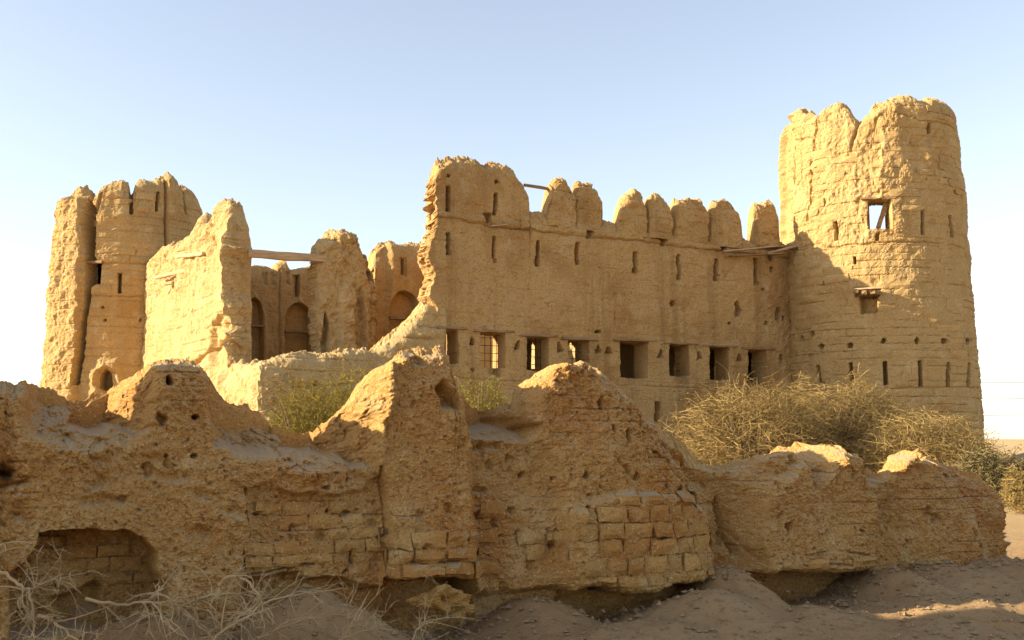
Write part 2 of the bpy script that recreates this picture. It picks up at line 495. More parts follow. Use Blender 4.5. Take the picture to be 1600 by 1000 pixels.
BASE = (.445, .283, .115); PALE = (.47, .325, .155); DUST = (.46, .33, .19)
M_FORT = mud_mat('fort_plaster', BASE, (0.338, 0.189, 0.069), (0.455, 0.306, 0.145), PALE, .6, .06, .65, flecks=0, redlo=.45)
M_TOWER = mud_mat('tower_mud', (0.439, 0.288, 0.121), (0.385, 0.234, 0.088), (0.492, 0.354, 0.173), PALE, .7, .06, .25, rand=.08)
M_SIDE = mud_mat('side_mud', (0.460, 0.311, 0.138), (0.407, 0.252, 0.100), (0.514, 0.384, 0.193), PALE, .7, .07, .2)
M_INNER = mud_mat('inner_mud', (0.464, 0.292, 0.117), (0.412, 0.237, 0.085), (0.515, 0.347, 0.148), PALE, .7, .06, .35)
M_FORE = mud_mat('fore_mud', (.475, .277, .096), (.43, .203, .057), (.54, .36, .16), DUST, 1.6, .05, 0, dustlo=.66, flecks=.5, rand=.1, redlo=.45)
M_CLOD = mud_mat('sun_tinted_clod', (.40, .22, .062), (.34, .16, .04), (.44, .27, .09), (.42, .26, .095), 2, .03)  # yellower earth colour stands in for sunlight falling on the clods
M_GRAVEL = mud_mat('gravel_stone', (.30, .20, .105), (.27, .17, .085), (.36, .255, .15), (.31, .21, .115), 2, .01, rand=.15)
M_WOOD = wood_mat('old_timber', (.33, .21, .11), (.20, .12, .06))
M_WOODP = wood_mat('bleached_timber', (.50, .36, .21), (.36, .24, .13))
M_SHUT = wood_mat('red_shutter_wood', (.30, .115, .035), (.22, .08, .025))
M_IRON = wood_mat('rusty_iron', (.10, .06, .035), (.06, .04, .03))
M_TWIG = wood_mat('dry_twig', (.46, .335, .18), (.30, .205, .105), 3)
M_BARK = wood_mat('shrub_bark', (.26, .18, .10), (.17, .12, .07), 4)
M_ACT = leaf_mat('acacia_twig', (.34, .228, .085), (.26, .178, .066), (.41, .29, .125), .6, .15)
M_ACL = leaf_mat('acacia_leaf', (.26, .178, .06), (.20, .145, .045), (.33, .235, .09), .5)
M_ACD = leaf_mat('acacia_leaf_green', (.17, .135, .042), (.12, .105, .034), (.22, .175, .06), .5)
M_TAM = leaf_mat('tamarisk_leaf', (.27, .205, .042), (.20, .16, .032), (.33, .25, .07), .6)
M_WIRE = wood_mat('wire_metal', (.22, .22, .22), (.16, .16, .16))

# ground: grey gravelly earth near by, paler sand further off
def ground_mat():
    m, nt, bs = nodes('ground_earth')
    g = N(nt, 'ShaderNodeNewGeometry'); pos = g.outputs['Position']
    c = mixc(nt, ramp01(nt, noise(nt, pos, .5, 5), .4, .65), (.40, .245, .115), (.45, .295, .15))
    c = mixc(nt, ramp01(nt, noise(nt, pos, 9, 6, .7), .5, .7), c, (.29, .17, .08))
    c = mixc(nt, ramp01(nt, noise(nt, pos, 60, 3, .6), .58, .72), c, (.46, .34, .21))
    sx = N(nt, 'ShaderNodeSeparateXYZ'); nt.links.new(pos, sx.inputs[0])
    c = mixc(nt, ramp01(nt, sx.outputs[1], 16, 32), c, (.47, .33, .165))
    nt.links.new(c, bs.inputs['Base Color'])
    bp = N(nt, 'ShaderNodeBump'); bp.inputs['Strength'].default_value = 1; bp.inputs['Distance'].default_value = .05
    nt.links.new(noise(nt, pos, 26, 8, .75), bp.inputs['Height']); nt.links.new(bp.outputs[0], bs.inputs['Normal'])
    return m
M_GROUND = ground_mat()

# ------------------------------------------------------------------ where the walls stand
TH = math.radians(31.0)
FW = Plane((-3.1, 44.0), TH)                       # the long facade of the fort
SC = FW.sz(405, 640)[0]                            # s of the near corner
CORNER = FW.p0 + FW.t * SC
SW = Plane(CORNER, TH + math.pi / 2 + math.pi)     # the side wall, running back to the left tower: s is negative towards the tower
TR = Tower((18.57, 55.28), 4.85, 2.0, 4.42, 18.0)
TL = Tower((-21.6, 60.6), 4.45, 2.0, 4.1, 16.0)
GW = Plane((0.7, 11.9), math.radians(25.0))        # the ruined wall in the foreground

# ------------------------------------------------------------------ ground
def mound_list():
    out = []
    for u, v, off, su, sd, in ((1130, 890, .30, .30, .75), (1115, 925, .9, .5, .6), (480, 918, .45, .45, .5), (835, 930, .25, .38, .6), (1400, 890, .4, .30, .9), (1480, 880, .4, .7, .9),
                               (1260, 950, 1.3, .8, .5), (540, 950, .8, .4, .4), (1580, 880, .5, .9, 1.2), (250, 962, .5, .6, .4), (1000, 975, 1.3, .9, .4), (1500, 930, 1.5, 1.0, .7)):
        s, z = GW.sz(u, v, off); p = GW.pos(np.array(s), np.array(z), np.array(off))
        out.append((p[0], p[1], float(p[2]), su, sd))
    return out
MOUNDS = mound_list()
def ground_z(X, Y):
    X = np.asarray(X, float); Y = np.asarray(Y, float)
    nr2 = sst(18, 14, np.hypot(X, Y - 8)) * sst(-1.6, -.6, (X - GW.p0[0]) * GW.n[0] + (Y - GW.p0[1]) * GW.n[1])
    near = np.exp(-((np.hypot(X, Y - 10)) / 14)**4)
    z = near * (.06 * fbm(X * .8, Y * .8, 4, 5) + .06 * fbm(X * 3.2, Y * 3.2, 6, 8, .66)) - .27 * nr2
    mz = np.zeros(z.shape)
    for mx, my, h, su, sd in MOUNDS:
        dx = (X - mx) * GW.t[0] + (Y - my) * GW.t[1]; dy = (X - mx) * GW.n[0] + (Y - my) * GW.n[1]
        mz = np.maximum(mz, (h + .27) * np.exp(-(dx / su)**2 * .5 - (dy / sd)**2 * .5))
    far = np.clip((np.hypot(X, Y) - 60) / 300, 0, 1)
    mz = mz + 1.75 * np.exp(-((X - 26) / 5.5)**2 - ((Y - 52) / 6)**2) * (1 + .35 * fbm(X * .5, Y * .5, 3, 61)) + .9 * np.exp(-((X - 19) / 2.2)**2 - ((Y - 33) / 3)**2)
    return z + mz + far * 1.2 * (fbm(X * .01, Y * .01, 3, 44) - .5)
def axis(lo, hi, st, far):
    a = list(np.arange(lo, hi + 1e-6, st)); g = st; x = hi; r = []
    while x < far: g *= 1.17; x += g; r.append(x)
    g = st; x = lo; l = []
    while x > -far: g *= 1.17; x -= g; l.append(x)
    return np.array(l[::-1] + a + r)
gx = axis(-7.5, 9.0, .045, 4000); gy = axis(6.5, 16.5, .045, 4000)
GX, GY = np.meshgrid(gx, gy)
V = np.stack([GX, GY, ground_z(GX, GY)], -1).reshape(-1, 3)
structure(link('ground', mesh_np('ground', V, grid_quads(len(gy), len(gx)), M_GROUND, True)))
# a low ridge on the horizon behind the fort
hx = np.linspace(-900, 1200, 160); hy = np.linspace(600, 1000, 20)
HX, HY = np.meshgrid(hx, hy)
HZ = -1 + (7 + 6 * fbm(HX * .006, HY * .006, 4, 71)) * np.sin(np.linspace(0, math.pi, 20))[:, None]
structure(link('hill', mesh_np('hill', np.stack([HX, HY, HZ], -1).reshape(-1, 3), grid_quads(20, 160), M_GROUND, True)))

# ------------------------------------------------------------------ long facade
fw = thing('fort_wall', 'long shaded mud facade with eight windows between broken corner and right tower', 'wall', (*(FW.p0 + FW.t * 8), 0))
f = Feats(FW)
for u, a, b in ((701, 362, 397), (772, 370, 405), (841, 376, 413), (903, 382, 409), (993, 392, 425), (1060, 400, 433), (1119, 405, 437), (1180, 405, 446)):
    rh = random.Random(u + 3); f.slit(u, a + rh.uniform(-3, 2), b + rh.uniform(-2, 4), rh.uniform(3.4, 5.4), .6, rh.uniform(-1.2, 1.2)); f.hole(u + rh.uniform(-2, 2), b - rh.uniform(-2, 3), rh.uniform(2.5, 5), rh.uniform(3, 6), .15)
f.slit(701, 291, 330, 6, .6); f.slit(776, 302, 335, 5, .6, -2); f.hole(701, 274, 3, 3, .4); f.hole(777, 284, 3, 3, .3)
for u, v in ((763, 338), (922, 362), (1036, 374), (1131, 384)):
    f.cut([(u - 6, v - 5), (u + 6, v - 5), (u + 3, v + 10), (u - 3, v + 10)], .35, .03)
    f.cut([(u - 6, v + 10), (u + 9, v + 10), (u + 2, v + 42), (u - 2, v + 42)], .05, .06)
WIN = [(682, 716, 514, 566), (753, 789, 519, 572), (824, 857, 526, 577), (890, 920, 531, 578), (971, 1012, 533, 589), (1046, 1076, 538, 586), (1110, 1139, 542, 592), (1170, 1197, 546, 598)]
THK = 1.0
for l, r, t, b in WIN:
    f.cut([(l, t), (r, t + 2), (r, b + 2), (l, b)], 5.0, .02, .025)
    f.cut([(l - 14, t - 4), (r + 14, t - 2), (r + 14, t + .5), (l - 14, t - 1.5)], -.05, .03)
    f.cut([(l + 8, b), (r - 4, b), (r - 10, b + 14), (l + 14, b + 14)], .16, .06)
for u, v in ((738, 534), (808, 540), (876, 543), (936, 546), (953, 548), (1032, 553), (1093, 555), (1156, 558), (1222, 561)):
    rh = random.Random(u); q = lambda a: rh.uniform(-a, a)
    f.cut([(u - 4 + q(2), v + 6 + q(3)), (u - 2 + q(2), v - 5 + q(3)), (u + 2 + q(2), v - 6 + q(3)), (u + 4 + q(2), v + 5 + q(3))], .4, .03, .05)
    f.cut([(u - 6, v + 5), (u + 6, v + 5), (u + 2, v + 22), (u - 2, v + 22)], .05, .05)
for u, v, ru, rv in ((1153, 485, 5, 13), (1217, 490, 4.5, 11), (1224, 497, 3, 4), (1051, 474, 4, 4), (1198, 505, 2.5, 3), (1140, 505, 2.5, 2.5), (1205, 421, 2.5, 4), (1246, 420, 2.5, 5), (1192, 452, 2.5, 2.5),
                     (935, 518, 5, 2.5), (778, 578, 4, 10), (846, 580, 4, 7), (738, 578, 2, 3)):
    f.hole(u, v, ru, rv, .45)
f.cut([(1024, 628), (1031, 628), (1031, 660), (1024, 658)], .6, .03)
f.crack([(681, 339), (720, 343), (764, 354), (830, 359), (917, 371), (991, 375), (1035, 383), (1120, 392), (1240, 404)], .035, .09, .06)
f.lift([(681, 330), (830, 350), (991, 367), (1120, 384), (1240, 396), (1240, 403), (1120, 391), (991, 374), (830, 358), (681, 338)], .07, .05, .08)
f.crack([(700, 588), (760, 594), (830, 597), (965, 602), (1085, 607), (1240, 612)], .03, .06, .05)
f.crack([(962, 376), (962, 430), (963, 478), (962, 512)], .018, .06, .02)
f.crack([(938, 390), (938, 440), (937, 512)], .015, .04, .02)
f.crack([(730, 540), (731, 572)], .015, .05, .02)
fe_ = f
def rel_fw(S, Z, top):
    d = mud(S, Z, 21, .09, .04, .022) + .03 * chip(S, Z, .9, 25) * sst(.0, .4, fbm(S * .4, Z * .4, 3, 26))
    d = d + .07 * sst(1.1, .1, top) * rubble(S, Z, 2.4, 27)
    d = d + courses(S, Z, .42, 1.6, .022, .03, .016, 24, -.06)
    k = sst(.3, -.2, fbm(S * .35, Z * .5, 3, 29)); d = d + .04 * k * fbm(S * 5, Z * 5, 4, 30, .6)
    d = d - .03 * sst(.22, .25, fbm(S * .55 + 3, Z * .8, 5, 36, .6)) - .02 * sst(.2, .23, fbm(S * 1.4 + 9, Z * 1.9, 4, 37, .6))
    d = d - .25 * np.exp(-top / .18) * (1 + .6 * fbm(S * 4, Z * 4, 3, 33))
    d = d + pits(S, Z, 1.6, .06, .10, 34)
    return fe_.apply(S, Z, d, 20)
sL = FW.sz(678, 500)[0]; sR = FW.sz(1262, 400)[0]
top_fw = top_from(FW, [(640, 272), (678, 272), (683, 256), (688, 252), (697, 253), (706, 248), (720, 252), (732, 248), (742, 247), (752, 254), (762, 260), (771, 256), (776, 252), (790, 258), (800, 262), (808, 272), (816, 282), (823, 292),
                       (827, 300), (828.5, 331), (845, 333), (857, 337), (902, 344), (943, 347), (966, 352), (1014, 360), (1058, 365), (1114, 374), (1163, 376), (1180, 377), (1262, 387)], .11, 5, 0, 4.0)
edg = np.array([FW.sz(u, v) for u, v in ((676, 640), (676, 560), (678, 500), (681, 480), (676, 470), (668, 462), (676, 450), (682, 440), (676, 424), (670, 412), (674, 390), (681, 360), (683, 340), (681, 300), (682, 270), (688, 250))])
edgL = lambda Z: np.interp(Z, edg[:, 1], edg[:, 0] - sL) + .24 * fbm(Z * 1.7, Z * 0 + 3, 5, 9, .58)
slab('wall_body', FW, np.linspace(sL, sR, 430), 0.0, top_fw, rel_fw, THK, .042, M_FORT, fw, edge=(edgL, lambda Z: 0 * Z), crown=.24, seed=6, K=10, topthin=.25, side=.17)
# crenellations
MER = [[(855, 336), (858, 310), (862, 292), (872, 281), (884, 281), (892, 292), (899, 304), (902, 345)],
       [(901, 345), (902, 300), (905, 288), (912, 287), (925, 289), (934, 298), (941, 312), (943.5, 348)],
       [(965, 351), (971, 325), (978, 308), (989, 299), (1001, 298), (1004, 310), (1011, 322), (1013, 360)],
       [(1013.5, 360), (1015, 318), (1020, 308), (1031, 303), (1040, 310), (1050, 326), (1053, 362)],
       [(1053.5, 362), (1056, 325), (1060, 312), (1075, 310), (1092, 310), (1098, 314), (1105, 325), (1110, 335), (1111, 375)],
       [(1111.5, 372), (1113, 328), (1120, 316), (1136, 311), (1148, 316), (1158, 330), (1163, 350), (1164, 374)],
       [(1179, 376), (1181, 330), (1187, 318), (1200, 316), (1208, 314), (1214, 325), (1219, 345), (1222, 378)]]
for i, pts in enumerate(MER):
    P = np.array([FW.sz(u, v) for u, v in pts]); s0, s1 = P[0, 0], P[-1, 0]; zb = min(P[0, 1], P[-1, 1]) - .35
    tp = top_from(FW, pts, .15, 40 + i, 0, 4.0)
    def rel_m(S, Z, top, s0=s0, s1=s1, i=i):
        e = np.minimum(np.minimum(S - s0, s1 - S), top * .8)
        d = mud(S, Z, 50 + i, .26, .14, .05) + .04 * chip(S, Z, 1.6, 80 + i) + .05 * sst(.7, .1, top) * rubble(S, Z, 3.0, 85 + i) - .16 * np.exp(-np.clip(e, 0, 9) / .16) + .02
        return d + courses(S, Z, .34, 1.1, .025, .05, .02, 60 + i)
    slab('merlon', FW, np.linspace(s0, s1, 46), zb, tp, rel_m, .62, .05, M_FORT, fw, edge=(lambda Z: 0 * Z, lambda Z: 0 * Z), crown=.14, seed=70 + i, K=7, topthin=.2)
# timber in the facade: lintels, grilles, a shutter, planks under the parapet
def fwp(u, v, off): s, z = FW.sz(u, v, off); return FW.pos(np.array(s), np.array(z), np.array(float(off)))
for i, (l, r, t, b) in enumerate(WIN):
    plank('lintel', fwp(l - (12 if i else -2), t - 2.5, -.03), fwp(r + 13, t - .5, -.03), .22, .10, M_WOOD, fw, 10 + i)
    if i not in (1, 2, 3, 5): continue
    w = thing('window', '', '', (0, 0, 0)); del w['label']; del w['category']
    w.parent = fw; w['_w'] = (0, 0, 0); w.location = -np.array(fw['_w'])
    off = -.62
    for k in range(4 if i != 5 else 0):
        uu = l + (r - l) * (k + .5) / 4
        tube_obj('window_bar', [fwp(uu, t - 3, off), fwp(uu, b + 4, off)], .014, M_IRON, w, 5)
    for k in range(4):
        vv = t + (b - t) * (k + .7) / 4.4
        plank('cross_bar', fwp(l - 2, vv, off), fwp(r + 2, vv + 1.5, off), .03, .025, M_IRON, w, k)
    if i in (1, 2):
        a = fwp(l + 1, 0, -.35); z0 = fwp(l, b, -.35)[2]; z1 = fwp(l, t + 2, -.35)[2]
        for k in range(3):
            q = fwp(l + (2 if i == 1 else 1) + k * (4.6 if i == 1 else 3.0), 0, -.5 - .04 * k)
            plank('shutter_board', (q[0], q[1], z0), (q[0], q[1], z1), .05, .13, M_SHUT, w, 90 + k)
a = plank('plank', fwp(1128, 393, .25), fwp(1212, 385, .75), .32, .07, M_WOODP, fw, 31)
plank('plank', fwp(1140, 400, .1), fwp(1225, 396, .8), .30, .07, M_WOOD, fw, 32)
plank('plank', fwp(1198, 396, .15), fwp(1256, 381, .75), .20, .12, M_WOODP, fw, 33)
plank('plank', fwp(1170, 389, -.2), fwp(1246, 384, .45), .5, .08, M_WOOD, fw, 36)
plank('beam_stub', fwp(1206, 399, -.3), fwp(1210, 403, .55), .28, .30, M_WOOD, fw, 34)
plank('plank', fwp(768, 353, .0), fwp(792, 351, .18), .16, .06, M_WOODP, fw, 35)
# room behind the windows: back wall with openings, floor and roof slabs, end wall
BW = Plane(FW.p0 - FW.n * 5.2, TH)
zf = FW.sz(900, 606)[1]; zr = FW.sz(900, 372)[1] - .25
rm = thing('inner_range', 'dim room behind the facade windows, its far wall pierced by openings', 'wall', (*(BW.p0 + BW.t * 8), 0))
g = Feats(BW)
for (l, r, t, b) in ((766, 781, 522, 574), (832, 847, 528, 577), (889, 910, 530, 592), (955, 983, 545, 592)):
    g.cut([(l, t + 12), (l + (r - l) * .3, t + 2), (l + (r - l) * .55, t), (r, t + 12), (r, b), (l, b)], 5, .02, .02)
def rel_bw(S, Z, top): return g.apply(S, Z, mud(S, Z, 91, .06, .03, .01), 92)
sI = BW.sz(704, 450)[0]
slab('back_wall', BW, np.linspace(sI, sR, 330), 0, lambda s: 0 * s + zr + .6, rel_bw, .6, .06, M_INNER, rm, edge=(lambda Z: 0 * Z, lambda Z: 0 * Z), seed=93, crown=.03)
YW = Plane((3.9, 54.6), TH + math.pi / 2 + math.pi)
yw = thing('courtyard_wall', 'sunlit yard wall glimpsed through the barred facade windows', 'wall', (3.9, 54.6, 0))
def rel_yw(S, Z, top): return mud(S, Z, 161, .15, .08, .03) - .2 * np.exp(-top / .3)
slab('wall_body', YW, np.linspace(-13, 0, 120), 0, lambda q: 9.3 + .5 * fbm(q * .6, q * 0, 4, 162), rel_yw, .8, .09, M_SIDE, yw, edge=(lambda Z: 0 * Z, lambda Z: 0 * Z), seed=163, crown=.1)
def box_between(name, s0, s1, d0, d1, z0, z1, mat, parent, sub=14, jit=.05):
    S = np.linspace(s0, s1, 40)
    SSv, DD = np.meshgrid(S, np.linspace(d0, d1, sub))
    T = FW.pos(SSv, z1 + jit * fbm(SSv * 2, DD * 2, 3, 7), DD); B = FW.pos(SSv, z0 + jit * fbm(SSv * 2, DD * 2, 3, 8), DD)
    n = SSv.size; q = [grid_quads(sub, 40), grid_quads(sub, 40, n, True)]
    ring = list(range(40)) + [r * 40 + 39 for r in range(1, sub)] + [(sub - 1) * 40 + c for c in range(38, -1, -1)] + [r * 40 for r in range(sub - 2, 0, -1)]
    q.append(np.array([[ring[k], ring[(k + 1) % len(ring)], ring[(k + 1) % len(ring)] + n, ring[k] + n] for k in range(len(ring))]))
    return link(name, mesh_np(name, np.concatenate([T.reshape(-1, 3), B.reshape(-1, 3)]), np.concatenate(q), mat), parent)
box_between('floor_slab', sI + .05, sR - .2, -5.3, -.85, zf - .5, zf - .12, M_INNER, rm)
box_between('roof_slab', sI + .05, sR - .2, -5.3, -.85, zr - .1, zr + .3, M_INNER, rm)
for sx in (sI + .1, FW.sz(1030, 560)[0], sR - .8):
    box_between('cross_wall', sx, sx + .5, -5.25, -.9, 0.05, zr - .05, M_INNER, rm)

# ------------------------------------------------------------------ low remnant of the facade, left of the break
lw = thing('low_wall', 'low collapsed stretch of fort wall, its left end catching the sun', 'wall', (*CORNER, 0))
f2 = Feats(FW)
f2.crack([(415, 600), (470, 606), (560, 600)], .05, .1); f2.hole(490, 600, 5, 5, .2); f2.cut([(478, 620), (500, 618), (498, 640), (484, 650)], .2, .08, .08)
f2.cut([(410, 650), (430, 600), (450, 585), (470, 600), (480, 660)], .15, .2, .15)
def rel_lw(S, Z, top):
    d = mud(S, Z, 101, .25, .12, .03) - .3 * np.exp(-top / .25) + courses(S, Z, .5, 1.5, .04, .08, .03, 103)
    return f2.apply(S, Z, d, 104)
top_lw = top_from(FW, [(380, 580), (405, 572), (420, 567), (447, 558), (456, 553), (475, 556), (492, 558), (540, 555), (567, 549), (594, 549), (615, 531), (642, 507), (657, 492), (669, 478), (690, 470)], .08, 15)
slab('wall_body', FW, np.linspace(SC, sL + .5, 190), 0, top_lw, rel_lw, 1.15, .045, M_SIDE, lw, edge=(lambda Z: .15 * fbm(Z * 1.5, Z * 0, 3, 3), lambda Z: 0 * Z), crown=.2, seed=105, K=10)

# ------------------------------------------------------------------ side wall in full sun
sw = thing('side_wall', 'brightly sunlit side wall with a jagged broken peak beside the left tower', 'wall', (*(CORNER + (-SW.t) * 10), 0))
f3 = Feats(SW)
f3.crack([(285, 585), (310, 560), (345, 530)], .10, .35, .1)
f3.cut([(325, 600), (325, 520), (345, 500), (348, 600)], .35, .25, .2); f3.cut([(285, 600), (288, 570), (296, 560), (300, 600)], .3, .1, .1)
f3.cut([(330, 510), (340, 490), (348, 490), (348, 520)], .3, .1, .1)
for u in (290, 303, 318, 332): f3.cut([(u - 2, 350 + (332 - u) * .9), (u + 2, 350 + (332 - u) * .9), (u + 3, 420), (u - 1, 425)], .12, .12, .12)
f3.crack([(262, 400), (266, 440), (258, 500)], .04, .1); f3.crack([(300, 420), (306, 460), (300, 520)], .03, .07)
sE = SW.sz(345, 450)[0]; sF = -27.0
def rel_sw(S, Z, top):
    d = mud(S, Z, 111, .22, .10, .03) - .3 * np.exp(-top / .3)
    rough = sst(4.5, .5, top); d = d + rough * (.16 * fbm(S * 1.5, Z * 1.0, 4, 113, .6) + .1 * fbm(S * 4, Z * 2.2, 4, 118, .6))
    d = d + courses(S, Z, .45, 1.4, .03, .05, .02, 114, -.05)
    return f3.apply(S, Z, d, 115)
top_sw = top_from(SW, [(238, 400), (255, 384), (273, 386), (284, 374), (294, 363), (303, 345), (309, 334), (312, 352), (319, 346), (327, 333), (330, 318), (338, 315), (344, 318), (349, 336)], .10, 16)
edSW = lambda Z: .28 * fbm(Z * 1.2, Z * 0 + 1, 4, 19, .6) + np.interp(Z, [0, 4, 6, 9, 12], [.9, .6, .2, 0, -.3])
slab('wall_body', SW, np.linspace(sF, sE, 330), 0, top_sw, rel_sw, 1.25, .045, M_SIDE, sw, edge=(None, edSW), crown=.25, seed=116, K=14, topthin=.2, side=.18)
# its lower courses run on to the corner
def rel_sl(S, Z, top):
    return mud(S, Z, 121, .25, .14, .04) - .3 * np.exp(-top / .3) + .12 * fbm(S * 3, Z * .7, 4, 122, .6)
top_sl = top_from(SW, [(300, 585), (330, 572), (345, 574), (362, 567), (380, 572), (396, 571), (409, 574)], .1, 17)
slab('wall_base', SW, np.linspace(sE - 3, -.02, 100), 0, top_sl, rel_sl, 1.2, .06, M_SIDE, sw, edge=(lambda Z: 0 * Z, lambda Z: 0 * Z), crown=.2, seed=124, K=8)
def swp(u, v, off): s, z = SW.sz(u, v, off); return SW.pos(np.array(s), np.array(z), np.array(float(off)))
plank('beam_stub', swp(276, 401, .35), swp(318, 396, .0), .2, .16, M_WOODP, sw, 41)
plank('beam_stub', swp(242, 434, .5), swp(292, 423, .0), .22, .16, M_WOODP, sw, 42)
plank('beam_stub', swp(258, 444, .3), swp(272, 441, .0), .2, .14, M_WOODP, sw, 43)

# ------------------------------------------------------------------ inner ruins seen through the gap
def inner_plane(t): return Plane(CORNER - FW.n * t, TH)
def arch_pts(l, r, top, spring, bot):
    c = (l + r) / 2; w = (r - l) / 2
    return [(l, bot), (l, spring)] + [(c - w * math.cos(a) * (1 - .1 * math.sin(2 * a)), spring - (spring - top) * math.sin(a)**1.0) for a in np.linspace(.25, 2.9, 9)] + [(r, spring), (r, bot)]
A1 = inner_plane(11.5)
ar = thing('arcade_wall', 'dark shaded courtyard wall with pointed arch niches below the spanning beam', 'wall', (*(A1.p0 + A1.t * 3), 0))
fa = Feats(A1)
for l, r, t, sp, bt in ((446, 486, 474, 498, 640), (384, 411, 466, 495, 640)):
    fa.cut(arch_pts(l, r, t, sp, bt), .5, .03, .02); fa.crack([(l - 4, 640), (l - 4, sp), ((l + r) / 2, t - 8), (r + 4, sp), (r + 4, 640)], .08, -.06, .02)
fa.slit(463, 430, 465, 9, .2); fa.slit(466, 432, 462, 3, .3); fa.cut([(436, 420), (438, 420), (438, 600), (436, 600)], .1, .05); fa.cut([(492, 420), (496, 420), (496, 600), (492, 600)], .2, .05)
for u in (415, 428, 450): fa.cut([(u - 4, 425), (u + 3, 425), (u + 2, 445), (u - 2, 445)], .15, .08, .1)
def rel_a1(S, Z, top): return fa.apply(S, Z, mud(S, Z, 131, .1, .06, .02) - .3 * np.exp(-top / .3) + courses(S, Z, .5, 2, .03, .03, .02, 133), 134)
s0 = A1.sz(350, 500)[0]; s1 = A1.sz(535, 500)[0]
slab('wall_body', A1, np.linspace(s0, s1, 150), 0, top_from(A1, [(350, 415), (395, 418), (405, 413), (420, 416), (432, 421), (436, 411), (443, 408), (448, 400), (452, 412), (456, 421), (480, 418), (495, 412), (520, 400), (540, 400)], .05, 18), rel_a1, .9, .06, M_INNER, ar, edge=(lambda Z: 0 * Z, lambda Z: 0 * Z), crown=.1, seed=135)
def app(u, v, off, P): s, z = P.sz(u, v, off); return P.pos(np.array(s), np.array(z), np.array(float(off)))
for l, r, v in ((444, 489, 518), (386, 412, 509)):
    plank('shelf', app(l, v, -.15, A1), app(r, v + 1, -.15, A1), .35, .12, M_WOOD, ar, 51)
A2 = inner_plane(5.0)
cw = thing('broken_pier', 'tall eroded wall stump standing right of the spanning beam', 'wall', (*(A2.p0 + A2.t * 5), 0))
fb = Feats(A2)
fb.cut([(530, 520), (532, 450), (545, 440), (556, 470), (556, 560), (530, 560)], -.3, .1, .1); fb.cut([(556, 560), (558, 460), (566, 450), (572, 560)], .35, .12, .1)
fb.cut([(560, 380), (585, 380), (600, 450), (596, 560), (580, 560), (575, 450)], .3, .2, .15)
fb.hole(582, 428, 5, 6, .3); fb.crack([(555, 470), (552, 500), (556, 550)], .06, .2)
fb.cut([(508, 580), (508, 505), (512, 486), (517, 505), (517, 580)], .5, .03, .02)
def rel_a2(S, Z, top):
    d = fb.apply(S, Z, mud(S, Z, 141, .3, .2, .05) - .35 * np.exp(-top / .35), 142)
    return d + .2 * sst(3.0, .3, top) * rubble(S, Z, 1.5, 144) + .06 * rubble(S, Z, 3, 145) - .5 * np.exp(-(S - S.min()) / .35)
s0 = A2.sz(504, 450)[0]; s1 = A2.sz(596, 450)[0]
slab('wall_body', A2, np.linspace(s0, s1, 90), 0, top_from(A2, [(500, 395), (503, 378), (512, 374), (522, 364), (530, 360), (538, 363), (548, 362), (560, 367), (566, 380), (575, 390), (583, 402), (588, 425), (594, 440), (600, 470)], .07, 21), rel_a2, 1.3, .05, M_SIDE, cw,
     edge=(lambda Z: .15 * fbm(Z * 1.0, Z * 0, 3, 22), lambda Z: .25 * fbm(Z * 1.2, Z * 0 + 5, 4, 23)), crown=.22, seed=143, K=16, side=.18)
A3 = inner_plane(7.6)
aw = thing('arched_house_wall', 'shaded wall with one pointed arch niche left of the facade break', 'wall', (*(A3.p0 + A3.t * 8), 0))
fc = Feats(A3)
fc.cut(arch_pts(610, 651, 455, 480, 640), .55, .03, .02)
fc.slit(630, 402, 432, 10, .12); fc.slit(630, 404, 428, 4, .35); fc.cut([(588, 400), (610, 380), (606, 560), (588, 560)], .25, .2, .1)
def rel_a3(S, Z, top): return fc.apply(S, Z, mud(S, Z, 151, .12, .06, .02) - .35 * np.exp(-top / .35) + courses(S, Z, .5, 2, .03, .03, .02, 153), 154)
s0 = A3.sz(588, 450)[0]; s1 = A3.sz(700, 450)[0]
slab('wall_body', A3, np.linspace(s0, s1, 110), 0, top_from(A3, [(585, 420), (592, 396), (602, 386), (615, 378), (630, 381), (645, 382), (660, 383), (700, 385)], .06, 24), rel_a3, 1.3, .05, M_INNER, aw,
     edge=(lambda Z: .2 * fbm(Z * 1.2, Z * 0, 4, 25), lambda Z: 0 * Z), crown=.2, seed=155, K=10)
plank('shelf', app(607, 497, -.15, A3), app(655, 499, -.15, A3), .35, .12, M_WOOD, aw, 52)
bm = plank('timber_beam', app(388, 396, -.4, A2), app(511, 404, -.4, A2), .30, .34, M_WOODP, None, 61)
tag(bm, 'long pale timber beam spanning the gap between broken walls', 'beam')
bp_ = tube_obj('timber_pole', [fwp(819, 289, -.3), fwp(845, 293, -.28), fwp(866, 297, -.3)], [.07, .075, .065], M_WOOD)
tag(bp_, 'thin dark pole bridging the gap between parapet and first merlon', 'pole')

